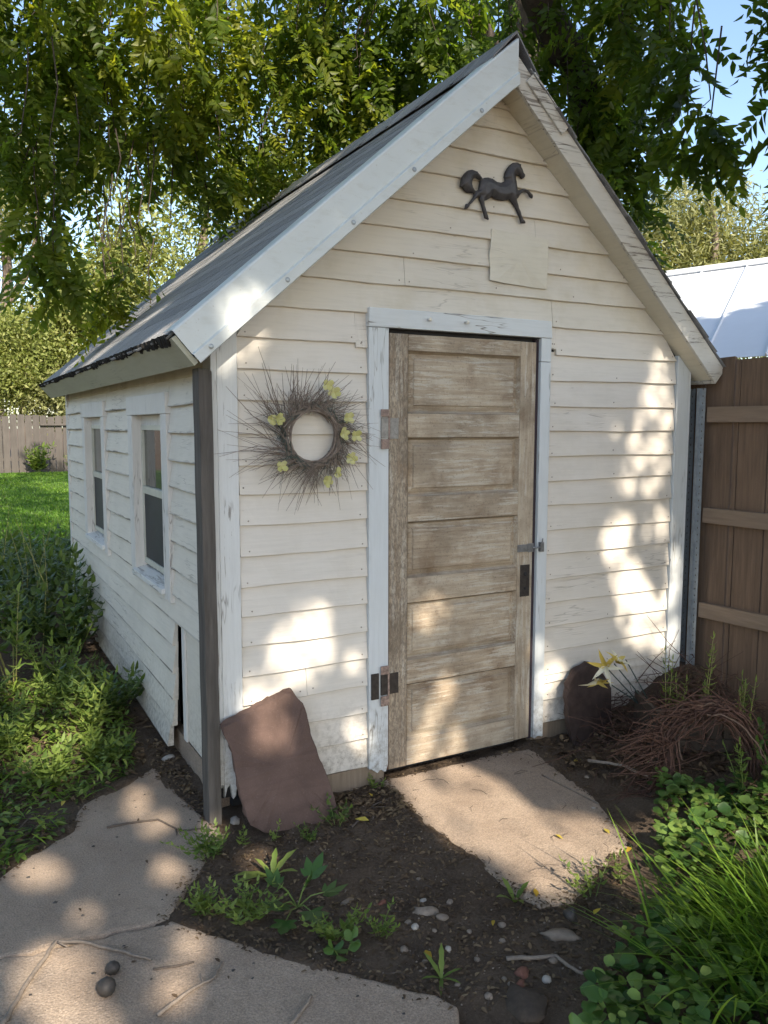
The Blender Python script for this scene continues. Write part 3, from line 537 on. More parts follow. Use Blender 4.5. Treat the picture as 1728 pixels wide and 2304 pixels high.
# far and right walls
def backwall(name, pts, plane):
    w = empty(name, (1.36, 2.1, 0)); w.parent = shed; w.location = Vector((1.36, 2.1, 0)) - shed.location
    for k in range(23):
        z0 = .02 + .13 * k; z1 = z0 + .145; mb = MB()
        if plane == 'B':
            if z1 > 3.14: break
            a, b = max(.0, xl(z0)), min(W_, xr(z0)); a1, b1 = max(.0, xl(z1)), min(W_, xr(z1))
            mb.prism([(a, L_, z0), (b, L_, z0), (b1, L_, z1), (a1, L_, z1)], [(a, L_ + .018, z0), (b, L_ + .018, z0), (b1, L_ + .005, z1), (a1, L_ + .005, z1)])
        else:
            if z1 > 1.96: break
            mb.prism([(W_, 0, z0), (W_, L_, z0), (W_, L_, z1), (W_, 0, z1)], [(W_ + .018, 0, z0), (W_ + .018, L_, z0), (W_ + .005, L_, z1), (W_ + .005, 0, z1)])
        mb.build('siding_board', M['siding'], w)
backwall('rear_wall', None, 'B'); backwall('far_side_wall', None, 'R')
# corner boards
def jag(mb, x0, x1, y0, y1, z0, z1, r, amp=.05, k=7):
    """upright board with a rotted, ragged foot"""
    if abs(x1 - x0) >= abs(y1 - y0):
        bot = [(x0 + (x1 - x0) * i / k, z0 + amp * r.random()) for i in range(k + 1)]
        A = [(q[0], y0, q[1]) for q in bot] + [(x1, y0, z1), (x0, y0, z1)]; B = [(q[0], y1, q[1]) for q in bot] + [(x1, y1, z1), (x0, y1, z1)]
    else:
        bot = [(y0 + (y1 - y0) * i / k, z0 + amp * r.random()) for i in range(k + 1)]
        A = [(x0, q[0], q[1]) for q in bot] + [(x0, y1, z1), (x0, y0, z1)]; B = [(x1, q[0], q[1]) for q in bot] + [(x1, y1, z1), (x1, y0, z1)]
    mb.prism(A, B)
r2 = np.random.default_rng(11)
mb = MB(); jag(mb, .0, .0865, -.028, -.001, .02, 2.03, r2, .12); mb.build('corner_board', M['corner'], shed, bevel=.002)
mb = MB(); jag(mb, -.024, -.0005, -.0275, .085, .05, 1.965, r2, .05); mb.build('corner_board', M['corner'], shed, bevel=.002)
mb = MB(); jag(mb, 2.628, W_, -.028, -.001, .03, 2.006, r2, .02); mb.build('corner_board', M['trim'], shed, bevel=.002)
mb = MB(); jag(mb, W_ + .0005, W_ + .022, -.0275, .07, .03, 1.93, r2, .02); mb.build('corner_board', M['trim'], shed, bevel=.002)
mb = MB(); jag(mb, -.024, -.0005, L_ - .07, L_ + .02, .0, 1.95, r2, .02); mb.build('corner_board', M['wtrim'], shed, bevel=.002)
mb = MB(); mb.box(.10, .78, -.012, .03, -.09, .03); mb.build('sill_plank', M['stud'], shed); mb = MB(); mb.box(1.66, W_ - .02, -.008, .03, -.12, .05); mb.build('sill_plank', M['stud'], shed)
mb = MB(); mb.box(.02, .06, .1, L_, -.1, .05); mb.box(.05, W_ - .05, L_ - .06, L_ - .01, -.1, .05); mb.build('foundation', M['concrete'], shed)
mb = MB(); mb.box(.06, W_ - .03, .06, L_ - .05, -.05, -.02); mb.build('floor_deck', M['dark'], shed)
# door casing
r2 = np.random.default_rng(5)
mb = MB(); jag(mb, .690, .790, -.036, -.001, -.005, 2.052, r2, .035, 9); mb.build('casing_board', M['trim'], shed, bevel=.0025)
mb = MB(); jag(mb, 1.656, 1.7195, -.036, -.001, -.012, 1.935, r2, .012); mb.build('casing_board', M['trim'], shed, bevel=.0025)
mb = MB(); mb.box(1.656, 1.7190, -.0375, -.001, 1.937, 2.052); mb.build('casing_block', M['trim'], shed, bevel=.0025)
mb = MB(); mb.prism([(.686, -.001, 2.0535), (1.722, -.001, 2.0535), (1.714, -.001, 2.137), (.690, -.001, 2.137)], [(.686, -.040, 2.0535), (1.722, -.040, 2.0535), (1.714, -.040, 2.137), (.690, -.040, 2.137)]); hd = mb.build('header_board', M['header'], shed, bevel=.003)
for kx in (.993, 1.197):
    mb = MB(); mb.tube([(kx, -.038, 2.100), (kx, -.052, 2.100), (kx, -.060, 2.099), (kx, -.064, 2.098)], [.006, .008, .0095, .006], 10); q = mb.build('knob', M['white_metal'], shed, True)
mb = MB(); mb.box(1.634, 1.655, -.016, .01, -.01, 2.046); mb.build('dark_gap_strip', M['gap_shade'], shed)  # dark strip paints the shade of the gap between door and casing
# door
DX0, DX1 = .7935, 1.6315; YF = -.027
door = empty('door', (.7935, -.02, 0)); door.parent = shed; door.location = Vector((.7935, -.02, 0)) - shed.location; door['label'] = 'weathered five-panel wooden door with peeling brown-grey paint'
def dpart(name, x0, x1, z0, z1, m, y0=YF, y1=.008, bev=.0025):
    mb = MB(); mb.box(x0, x1, y0, y1, z0, z1); return mb.build(name, m, door, bevel=bev)
dpart('stile', DX0 + .004, .8955, -.002, 2.032, M['door_d']); dpart('stile', 1.5365, DX1, .002, 2.030, M['door_v'])
dpart('door_edge', DX0 - .002, DX0 + .0035, -.002, 2.03, M['door_edge'], YF + .002, .008, 0)
pz = [(.121, .397), (.516, .789), (.910, 1.173), (1.294, 1.563), (1.676, 1.957)]
rz = [(-.001, .120), (.398, .515), (.790, .909), (1.174, 1.293), (1.564, 1.675), (1.958, 2.031)]
for z0, z1 in rz: dpart('rail', .8962, 1.5358, z0, z1, M['door_h'], YF + .0006)
for z0, z1 in pz:
    x0, x1 = .8962, 1.5358; mb = MB(); y0 = YF + .012; y1 = YF + .0165; y2 = YF + .008
    def ring(i, y): return [(x0 + i, y, z0 + i), (x1 - i, y, z0 + i), (x1 - i, y, z1 - i), (x0 + i, y, z1 - i)]
    rs = [ring(0, YF + .001), ring(.005, YF + .014), ring(.011, YF + .026), ring(.033, YF + .016), ring(.037, YF + .009), ring(.042, YF + .008)]
    vs = [q for rr in rs for q in rr]; fs = [(k * 4 + i, k * 4 + (i + 1) % 4, (k + 1) * 4 + (i + 1) % 4, (k + 1) * 4 + i) for k in range(5) for i in range(4)] + [(20, 21, 22, 23)]
    mb.add(vs, fs); mb.build('panel', M['door_p'], door)
# hinges, hasp, lock plate
def hinge(z0, z1, zb0, zb1, leafx, mat, extra=False):
    h = empty('hinge', (.79, -.04, z0), door); h.location = Vector((.79, -.04, z0)) - Vector((.7935, -.02, 0))
    mb = MB(); mb.box(.748, .786, -.045, -.0365, z0, z1); mb.box(.7895, leafx, -.034, -.0275, z0 - .003, z1 - .003)
    for q in (z0 + .02, z1 - .02): mb.disc((.770, -.045, q), (0, -1, 0), .004, .002, 8); mb.disc((leafx - .012, -.034, q), (0, -1, 0), .004, .002, 8)
    o1 = mb.build('hinge_leaf', mat, door, bevel=.001)
    mb = MB(); mb.box(.744, .785, -.052, -.0455, zb0, z0 - .003); mb.box(.744, .785, -.052, -.0455, z1 + .003, zb1); mb.tube([(.7875, -.042, z0 - .006), (.7875, -.042, z1 + .006)], .006, 10)
    o2 = mb.build('hinge_barrel', M['hinge_rust'], door, bevel=.001)
    bpy.data.objects.remove(h)
    if extra:
        mb = MB(); mb.box(.698, .738, -.0435, -.0365, z0 - .015, z1 + .01); mb.build('hinge_plate', M['dark_steel'], door, bevel=.002)
hinge(1.562, 1.656, 1.515, 1.692, .842, M['hinge']); hinge(.372, .470, .322, .512, .846, M['dark_steel'], True)
mb = MB(); mb.box(1.535, 1.600, YF - .007, YF - .001, .985, 1.022); mb.box(1.596, 1.632, YF - .012, YF - .0062, .982, 1.026); mb.tube([(1.62, YF - .016, 1.005), (1.682, -.052, 1.005)], .005, 8); mb.box(1.662, 1.684, -.056, -.037, .982, 1.030); mb.tube([(1.676, -.05, 1.025), (1.678, -.052, 1.05)], .0035, 6)
mb.build('hasp', M['zinc'], door, bevel=.001)
mb = MB(); mb.box(1.556, 1.614, YF - .005, YF - .0005, .755, .918); lk = mb.build('lock_plate', M['dark_steel'], door, bevel=.0015)
mb = MB(); mb.disc((1.586, YF - .005, .872), (0, -1, 0), .011, .004, 12); mb.disc((1.586, YF - .005, .798), (0, -1, 0), .008, .003, 10); mb.build('keyhole', M['dark'], door)
# windows in the side wall
def window(y0, y1, lab):
    w = empty('window', (0, (y0 + y1) / 2, .8)); w.parent = shed; w.location = Vector((0, (y0 + y1) / 2, .8)) - shed.location; w['label'] = lab
    rr = np.random.default_rng(int(y0 * 100)); a, b = y0 + .118, y1 - .115
    mb = MB(); mb.box(-.038, -.0005, y0 - .004, y1 + .004, 1.675, 1.778); mb.build('casing_board', M['wtrim'], w, bevel=.002)
    mb = MB(); jag(mb, -.034, -.0005, y0, a, .735, 1.674, rr, .02, 4); mb.build('casing_board', M['wtrim'], w, bevel=.002)
    mb = MB(); jag(mb, -.034, -.0005, b, y1, .745, 1.674, rr, .02, 4); mb.build('casing_board', M['wtrim'], w, bevel=.002)
    mb = MB(); mb.box(-.002, .11, a - .02, a, .80, 1.674); mb.build('jamb', M['wtrim'], w); mb = MB(); mb.box(-.002, .11, b, b + .02, .80, 1.674); mb.build('jamb', M['wtrim'], w)
    mb = MB(); mb.box(-.002, .11, a, b, 1.674, 1.69); mb.build('head_jamb', M['wtrim'], w)
    mb = MB(); mb.prism([(-.052, a - .01, .772), (-.052, b + .01, .772), (.11, b + .01, .79), (.11, a - .01, .79)], [(-.052, a - .01, .800), (-.052, b + .01, .800), (.11, b + .01, .835), (.11, a - .01, .835)]); mb.build('sill', M['sill'], w, bevel=.003)
    mb = MB(); mb.box(.020, .045, a + .001, b - .001, 1.6205, 1.672); mb.build('top_rail', M['wtrim'], w)
    X0, X1 = .016, .040; s = MB(); t = .028
    s.box(X0, X1, a + .001, a + t, .835, 1.62); s.box(X0, X1, b - t, b - .001, .835, 1.62); s.box(X0 - .002, X1, a + t, b - t, 1.592, 1.62); s.box(X0 - .004, X1, a + t, b - t, 1.236, 1.276); s.box(X0 - .002, X1, a + t, b - t, .835, .866)
    s.build('sash', M['sash'], w, bevel=.002)
    s = MB(); s.box(.030, .034, a + t, b - t, 1.276, 1.592); s.build('pane', M['glass'], w)
    s = MB(); s.box(.022, .025, a + t, b - t, .866, 1.236); s.build('insect_screen', M['screen'], w)
window(.69, 1.60, 'nearer sash window with a badly peeling sill'); window(2.38, 3.312, 'farther sash window towards the rear corner')
# roof
TH = .055; VT = lambda s: TH * math.sqrt(1 + s * s)
EL, ER = -.11, 2.783                                  # lower ends of the rakes
yF, yB = -OV, L_ + OV
roof = empty('roof', (XA, 2.1, 3.3)); roof.parent = shed; roof.location = Vector((XA, 2.1, 3.3)) - shed.location
def und(x): return ZA - SL * (XA - x) if x < XA else ZA - SR * (x - XA)
# soffit boards (underside), square-cut tails
def slope_prism(mb, x0, x1, lo, hi, y0, y1):
    """solid between two heights measured at right angles to the slope"""
    s = SL if x1 <= XA + 1e-6 else SR; k = math.sqrt(1 + s * s); sg = -1 if x1 <= XA + 1e-6 else 1
    nx_, nz_ = sg * s / k, 1 / k
    P = []
    for x, h in ((x0, lo), (x1, lo), (x1, hi), (x0, hi)):
        if abs(x - XA) < 1e-6: P.append((XA, ZA + h * k))
        else: P.append((x + nx_ * h, und(x) + nz_ * h))
    mb.prism([(q[0], y0, q[1]) for q in P], [(q[0], y1, q[1]) for q in P])
for nm, (a, b) in (('left', (EL, XA)), ('right', (XA, ER))):
    for y0, y1 in ((yF + .022, -.001), (L_ + .02, yB - .02)):
        mb = MB(); slope_prism(mb, a + (.004 if nm == 'left' else 0), b - (0 if nm == 'left' else .004), .0, .016, y0, y1); mb.build('soffit_board', M['soffit'], roof)
    mb = MB(); slope_prism(mb, a + .01, b - .01 if nm == 'right' else b, .017, .09, yF + .025, yB - .025); mb.build('roof_deck', M['dark'], roof)
# right rake: weathered board in two pieces, small splice near the peak
def rake(mb, x0, x1, lo, hi, y0, y1): slope_prism(mb, x0, x1, lo, hi, y0, y1)
mb = MB(); slope_prism(mb, XA, ER, -.004, .096, yF, yF + .020); q = mb.build('rake_board', M['rake'], roof, bevel=.002)
mb = MB(); slope_prism(mb, XA + .02, XA + .235, .048, .115, yF - .012, yF - .0005); mb.build('rake_splice', M['rake'], roof, bevel=.002)
mb = MB(); slope_prism(mb, XA, ER, -.004, .096, yB - .02, yB); mb.build('rake_board', M['rake'], roof)
mb = MB(); slope_prism(mb, EL, XA, -.004, .13, yB - .02, yB); mb.build('rake_board', M['rake'], roof)
# left rake: bent white metal flashing with a folded lower lip and screws
fl = MB(); kL = math.sqrt(1 + SL * SL); nL = (-SL / kL, 1 / kL)
prof = [(-.010, yF - .012), (-.006, yF - .020), (.030, yF - .020), (.037, yF - .006), (.140, yF - .006), (.146, yF - .003), (.150, yF + .010), (.150, yF + .13)]
def flpt(x, h): return (x + nL[0] * h, und(x) + nL[1] * h) if abs(x - XA) > 1e-6 else (XA + .006, ZA + h * kL)
ns = 40; vs = []
for i in range(ns + 1):
    x = EL + (XA - EL) * i / ns
    for h, y in prof:
        q = flpt(x, h); vs.append((q[0], y + .0012 * math.sin(i * .9 + h * 40), q[1]))
k = len(prof); fl.add(vs, [(i * k + j, (i + 1) * k + j, (i + 1) * k + j + 1, i * k + j + 1) for i in range(ns) for j in range(k - 1)])
flo = fl.build('rake_flashing', M['flash'], roof); m = flo.modifiers.new('solid', 'SOLIDIFY'); m.thickness = .0015; m.offset = 0
for x in (-.055, .262, .555, .845, 1.19):
    q = flpt(x, .012); mb = MB(); mb.disc((q[0], yF - .0205, q[1]), (0, -1, 0), .0085, .005, 10); mb.disc((q[0], yF - .0205, q[1]), (0, -1, 0), .011, .0018, 12); mb.build('screw', M['screw'], roof)
# eave fascias, square to the rafters
def fasc(x, s, sg, mat, h0=-.004, h1=.125):
    kk = math.sqrt(1 + s * s); n_ = (sg * s / kk, 1 / kk); d_ = (sg / kk, -s / kk)
    A = []
    for h, dd in ((h0, 0), (h1, 0), (h1, .02), (h0, .02)): A.append((x + n_[0] * h + d_[0] * dd, und(x) + n_[1] * h + d_[1] * dd))
    mb = MB(); mb.prism([(q[0], yF + .004, q[1]) for q in A], [(q[0], yB - .004, q[1]) for q in A]); return mb.build('fascia_board', mat, roof)
fasc(EL, SL, -1, M['fascia']); fasc(ER, SR, 1, M['rake'], -.004, .09)
# soffit under the left eave and closing strip
mb = MB(); slope_prism(mb, EL + .004, .0, .0, .014, .0, L_); mb.build('eave_soffit', M['fascia'], roof); mb = MB(); slope_prism(mb, W_, ER - .004, .0, .014, .0, L_); mb.build('eave_soffit', M['soffit'], roof)
# shingle courses, butts proud, ragged at rake and eave
r3 = np.random.default_rng(21)
def course(s, sg, x0, x1, base, y0, y1, lift, rag=.0):
    kk = math.sqrt(1 + s * s); n_ = (sg * s / kk, 1 / kk); nseg = 46; vs = []
    for i in range(nseg + 1):
        y = y0 + (y1 - y0) * i / nseg; j = rag * r3.normal() + .002 * r3.normal()
        for x, h in ((x0 + sg * (j + (.006 if i % 2 else 0)), base), (x0 + sg * (j + (.006 if i % 2 else 0)), base + lift), (x1, base + .006), (x1, base)):
            vs.append((x + n_[0] * h, y + (r3.normal() * .006 if i in (0, nseg) else 0), und(x) + n_[1] * h))
    fs = [(i * 4 + a, (i + 1) * 4 + a, (i + 1) * 4 + (a + 1) % 4, i * 4 + (a + 1) % 4) for i in range(nseg) for a in range(4)] + [(0, 1, 2, 3), tuple(nseg * 4 + a for a in (3, 2, 1, 0))]
    mb = MB(); mb.add(vs, fs); return mb.build('shingle_course', M['roof'], roof)
NC = 15
for c in range(NC):
    f0, f1 = c / NC, (c + 1) / NC
    xa = EL - .012 + (XA - EL + .012) * f0; xb = min(XA, EL + (XA - EL) * f1 + .03)
    course(SL, -1, xa, xb, .128 if c else .130, yF + (.016 if c else .03), yB + .012 + r3.uniform(0, .012), .008, .008 if c == 0 else .003)
    xa = ER + .012 - (ER + .012 - XA) * f0; xb = max(XA, ER - (ER - XA) * f1 - .03)
    course(SR, 1, xa, xb, .098, yF - .010 - r3.uniform(0, .014), yB + .012, .010, .006)
mb = MB()
for i in range(260):                                   # torn felt hanging under the first course
    y = yF + .04 + i * (yB - yF - .06) / 260; d_ = .004 + .012 * max(0, math.sin(i * .13 + 1.2)) * r3.random() + (.020 * r3.random() if i < 30 else .005 * r3.random())
    q = (EL - .020 - SL / kL * .128, und(EL) + .128 / kL - .012); w_ = (yB - yF) / 260
    a = q[0] + .004 * r3.normal(); mb.prism([(a - .01, y, q[1] + .014), (a - .01, y + w_ * 1.1, q[1] + .014), (a + d_ * .25, y + w_ * (.2 + r3.random()), q[1] - d_)], [(a + .02, y, q[1] + .016), (a + .02, y + w_ * 1.1, q[1] + .016), (a + .012 + d_ * .25, y + w_ * .6, q[1] - d_)])
tf = mb.build('torn_felt', M['tar'], roof); tf['kind'] = 'stuff'
mb = MB()
for i in range(14):
    y0 = yF + .0 + i * (yB - yF) / 14; y1 = y0 + (yB - yF) / 14 + .03; h = .152
    P = [(XA - .13, und(XA - .13) + .205), (XA, ZA + .225), (XA + .13, und(XA + .13) + .175), (XA + .13, und(XA + .13) + .165), (XA, ZA + .212), (XA - .13, und(XA - .13) + .195)]
    mb = MB(); mb.prism([(q[0], y0, q[1] + .004) for q in P], [(q[0], y1, q[1]) for q in P]); mb.build('ridge_cap', M['roof'], roof)
# sheet patch under the horse
pts = [(1.352, 2.546), (1.46, 2.541), (1.575, 2.536), (1.690, 2.531), (1.693, 2.45), (1.690, 2.37), (1.689, 2.293), (1.61, 2.294), (1.53, 2.297), (1.44, 2.300), (1.372, 2.305), (1.340, 2.309), (1.345, 2.36), (1.339, 2.42), (1.346, 2.48)]
cx, cz = 1.515, 2.42; vs = []; nP = len(pts)
for f in (1, .96, .6): vs += [(cx + (a - cx) * f, -.022 - (.006 if f < .9 else .002) - (.004 if (b < 2.32 and a < 1.45 and f > .9) else 0) + .0015 * math.sin(a * 40), cz + (b - cz) * f) for a, b in pts]
vs.append((cx, -.030, cz)); fs = [(k * nP + i, k * nP + (i + 1) % nP, (k + 1) * nP + (i + 1) % nP, (k + 1) * nP + i) for k in range(2) for i in range(nP)] + [(2 * nP + i, 2 * nP + (i + 1) % nP, 3 * nP) for i in range(nP)]
mb = MB(); mb.add(vs, fs); pt_ = mb.build('wall_patch', M['patch'], shed); md = pt_.modifiers.new('solid', 'SOLIDIFY'); md.thickness = .004; md.offset = 0

# ------------------------------------------------------------------ things on and against the shed
mb = MB(); vs = []
npz = 24
for i in range(npz + 1):
    z = -.09 + 1.925 * i / npz; j = .0012 * math.sin(i * 1.3); x0, x1 = -.0835 + j + .004 * (1 - i / npz), -.0285 + j + .004 * (1 - i / npz); y0, y1 = -.062 + j, .030 + j
    for q in ((x0, y0), (x1, y0), (x1, y1), (x0, y1)): vs.append((q[0], q[1], z + (.012 * (q[0] < -.05) if i == npz else 0)))
mb.add(vs, [(i * 4 + a, i * 4 + (a + 1) % 4, (i + 1) * 4 + (a + 1) % 4, (i + 1) * 4 + a) for i in range(npz) for a in range(4)] + [(3, 2, 1, 0), tuple(npz * 4 + a for a in range(4))])
tag(mb.build('timber_post', M['post'], bevel=.004), 'weathered grey timber post standing at the front left corner of the shed', 'post')

def leaning_slab(name, P, thick, mat, r, back):
    P = np.array(P); N = len(P); c = P.mean(0); b = np.array(back) * thick; vs = []
    Q = []
    for i in range(N):
        a = P[i]; e = P[(i + 1) % N]
        for t in (0, .33, .66): Q.append(a + (e - a) * t + r.normal(0, .0016, 3))
    Q = np.array(Q); N = len(Q)
    def shr(f): return c + (Q - c) * f
    rings = [shr(.90) - b * .01, shr(.988) + b * .0, Q + b * .10 + r.normal(0, .001, Q.shape), Q + b * .5 + r.normal(0, .003, Q.shape), Q + b * .9 + r.normal(0, .003, Q.shape), shr(.97) + b]
    mb = MB(); mb.add([tuple(q) for rr in rings for q in rr] + [tuple(c - b * .03), tuple(c + b)], [(k * N + i, k * N + (i + 1) % N, (k + 1) * N + (i + 1) % N, (k + 1) * N + i) for k in range(len(rings) - 1) for i in range(N)]
        + [(len(rings) * N, (i + 1) % N, i) for i in range(N)] + [(len(rings) * N + 1, (len(rings) - 1) * N + i, (len(rings) - 1) * N + (i + 1) % N) for i in range(N)])
    return mb.build(name, mat, None, False)
tag(leaning_slab('sandstone_slab', STONE, .045, M['stone'], np.random.default_rng(2), (0, .945, .325)), 'large red sandstone slab leaning on the wall between post and door', 'stone slab')
FST = [(1.830, -.165, -.07), (1.800, -.145, .08), (1.797, -.13, .20), (1.82, -.115, .27), (1.89, -.085, .325), (1.99, -.075, .35), (2.08, -.075, .31), (2.15, -.085, .20), (2.14, -.12, -.04)]
tag(leaning_slab('flagstone', FST, .045, M['slate'], np.random.default_rng(4), (.10, .95, .25)), 'thin reddish flagstone leaning on the wall right of the door', 'stone slab')

# horse plaque: one continuous relief
def relief(outline, hole, step, y0, depth):
    O = np.array(outline); H = np.array(hole)
    def dens(P):
        Q = []
        for i in range(len(P)):
            a, b = P[i], P[(i + 1) % len(P)]
            for t in np.linspace(0, 1, 5, endpoint=False): Q.append(a + (b - a) * t)
        return np.array(Q)
    D = np.concatenate([dens(O), dens(H)])
    xs = np.arange(O[:, 0].min() - step, O[:, 0].max() + 2 * step, step); zs_ = np.arange(O[:, 1].min() - step, O[:, 1].max() + 2 * step, step)
    GX, GZ = np.meshgrid(xs, zs_, indexing='ij'); P = np.stack([GX.ravel(), GZ.ravel()], 1)
    ins = in_poly(P, O) & ~in_poly(P, H); dist = np.empty(len(P)); near = np.empty((len(P), 2))
    for i in range(0, len(P), 400):
        dd = ((P[i:i + 400, None] - D[None]) ** 2).sum(2); j = dd.argmin(1); dist[i:i + 400] = np.sqrt(dd.min(1)); near[i:i + 400] = D[j]
    I = ins.reshape(GX.shape); cell = I[:-1, :-1] | I[1:, :-1] | I[1:, 1:] | I[:-1, 1:]
    # keep cells whose outside corners lie close to the outline
    pos = np.where(ins[:, None], P, near); h = np.where(ins, depth * np.clip(dist / .026, 0, 1) ** .6, 0)
    tail = (P[:, 0] < 1.285) & (P[:, 1] > 2.69); h = h + np.where(ins & tail, .0022 * np.sin(np.hypot(P[:, 0] - 1.25, P[:, 1] - 2.735) * 520), 0)
    mane = (P[:, 0] < 1.445) & (P[:, 1] > 2.78); h = h + np.where(ins & mane, .0016 * np.sin(P[:, 1] * 900), 0)
    n_ = len(P); V = np.concatenate([np.stack([pos[:, 0], y0 - h - .006, pos[:, 1]], 1), np.stack([pos[:, 0], np.full(n_, y0), pos[:, 1]], 1)])
    id_ = np.arange(n_).reshape(GX.shape); ci, cj = np.nonzero(cell); q = np.stack([id_[ci, cj], id_[ci + 1, cj], id_[ci + 1, cj + 1], id_[ci, cj + 1]], 1)
    return V, np.concatenate([q, q[:, ::-1] + n_])
V, Fh = relief(HORSE, HOLE, .0042, -.0265, .022)
ho = np_mesh('horse_ornament', V, Fh, M['horse'], smooth=True); tag(ho, 'dark cast iron prancing horse plaque mounted high on the gable', 'wall ornament')

# twig wreath on its hook
wc = Vector((.402, -.055, 1.573)); wr = empty('twig_wreath', wc); tag(wr, 'twig wreath with pale yellow flowers hanging left of the door', 'wreath')
r4 = np.random.default_rng(31)
def wreath_twigs(num, mat, name, lmin, lmax, rad):
    mb = MB()
    for i in range(num):
        a = r4.uniform(0, 2 * math.pi); r0 = r4.uniform(.107, .128); L = r4.uniform(lmin, lmax) * (1 + .22 * math.sin(a * 2 + .8)) * (.95 - .22 * math.cos(a - .3))
        er = Vector((math.cos(a), 0, math.sin(a))); tn = Vector((math.sin(a), 0, -math.cos(a)))      # clockwise seen from the front
        m = r4.uniform(.12, .80); d = (er * m + tn * (1.2 - m)).normalized(); yo = r4.uniform(-.028, .012)
        p0 = wc + er * r0 + Vector((0, yo, 0)); p0b = p0 - (tn * .9 - er * .1) * .06
        pr = p0b - wc; k = math.hypot(pr.x, pr.z)
        if k < .108: pr = Vector((pr.x, 0, pr.z)) * (.112 / k); p0b = wc + pr + Vector((0, yo, 0))
        bend = r4.normal(-.012, .026); p1 = p0 + d * L * .5 + tn * bend * .6 + er * r4.normal(0, .008); p2 = p0 + d * L + tn * bend * 2.4 + er * r4.normal(.01, .02) + Vector((0, r4.uniform(-.045, .006), 0)); 
        p2.y = min(p2.y, -.026); p1.y = min(p1.y, -.026); q = rad * r4.uniform(.7, 1.3)
        mb.tube([p0b, p0, p1, p2], [q, q, q * .8, q * .35], 4, False)
        if r4.random() < .5:
            s_ = p0 + (p1 - p0) * r4.uniform(.6, 1); e = s_ + (d + Vector((r4.normal(0, .5), 0, r4.normal(0, .5)))).normalized() * L * r4.uniform(.15, .35); e.y = min(e.y, -.026); mb.tube([s_, e], [q * .6, q * .3], 3, False)
    o = mb.build(name, mat, wr); o['kind'] = 'stuff'
mb = MB()
for i in range(26):
    a0 = r4.uniform(0, 6.28); rr = r4.uniform(.108, .124); yo = r4.uniform(-.022, .016); sp = r4.uniform(1.6, 4.5); rr2 = rr + r4.normal(0, .008)
    mb.tube([wc + Vector((math.cos(a0 - t * sp / 14) * (rr + (rr2 - rr) * t / 14), yo + .006 * math.sin(t), math.sin(a0 - t * sp / 14) * (rr + (rr2 - rr) * t / 14))) for t in range(15)], .0034, 4, False)
q = mb.build('ring', M['wreathtwig'], wr); q['kind'] = 'stuff'
wreath_twigs(360, M['wreathtwig'], 'twigs', .09, .25, .0018); wreath_twigs(90, M['wreathgreen'], 'green_stems', .03, .10, .0016)
for i, (fx, fz) in enumerate(FLOWERS):
    LV = Leaves(); c = np.array([fx, -.088, fz]); npet = 4 + i % 2; a0 = r4.uniform(0, 6); tilt = r4.normal(0, .35, 2)
    for k in range(npet):
        a = a0 + k * 6.283 / npet; d = np.array([math.cos(a), -.35 + tilt[0] * math.cos(a), math.sin(a)]); LV.add(c, d, np.cross(d, [0, -1, 0]), r4.uniform(.026, .033), r4.uniform(.022, .028), r4.uniform(.3, .9))
    LV.build('flower', M['petal'], wr, fold=.25, droop=.1, detail=2)
mb = MB(); hx, hz = .398, 1.690
mb.tube([(hx + .004, -.022, hz + .052), (hx + .006, -.038, hz + .046), (hx, -.046, hz + .03), (hx - .004, -.034, hz + .012), (hx, -.026, hz)], [.005, .0045, .004, .004, .0045], 7)
for sg in (-1, 1): mb.tube([(hx, -.026, hz), (hx + sg * .016, -.030, hz + .004), (hx + sg * .020, -.036, hz - .012), (hx + sg * .008, -.036, hz - .020), (hx + sg * .018, -.034, hz - .028)], [.0045, .004, .004, .004, .003], 7)
tag(mb.build('coat_hook', M['white_metal'], None, True), 'small white double coat hook inside the wreath', 'hook')

# ------------------------------------------------------------------ fence on the right with steel posts
fr = empty('board_fence', (2.84, -.6, 0)); tag(fr, 'brown board fence with tan rails right of the shed', 'fence')
r5 = np.random.default_rng(8)
edges = [.62, .45, .30, .16, -.035, -.236]; y = -.27
while y > -2.4: edges.append(y); y -= r5.uniform(.17, .215)
for i in range(len(edges) - 1):
    y1, y0 = edges[i] - .004, edges[i + 1] + .004; zt = 1.985 + r5.uniform(-.01, .01); zb = .02 + r5.uniform(0, .03); x0 = 2.842 + r5.uniform(0, .004); mb = MB()
    if i == 4: y0 += .006
    mb.prism([(x0, y0, zb), (x0, y1, zb + r5.normal(0, .01)), (x0, y1 + r5.normal(0, .002), zt), (x0, y0 + r5.normal(0, .002), zt + r5.normal(0, .006))], [(x0 + .018, y0, zb), (x0 + .018, y1, zb), (x0 + .018, y1, zt), (x0 + .018, y0, zt)])
    mb.build('fence_board', M['fence'], fr, bevel=.002)
for zc_, dz in ((1.682, 0), (1.114, .004), (.566, .012)):
    mb = MB(); mb.prism([(2.803, -.088, zc_ - .043), (2.841, -.088, zc_ - .043), (2.841, -.088, zc_ + .043), (2.803, -.088, zc_ + .043)], [(2.803, -2.4, zc_ - .043 + dz * 5), (2.841, -2.4, zc_ - .043 + dz * 5), (2.841, -2.4, zc_ + .043 + dz * 5), (2.803, -2.4, zc_ + .043 + dz * 5)]); mb.build('rail', M['rail'], fr, bevel=.003)
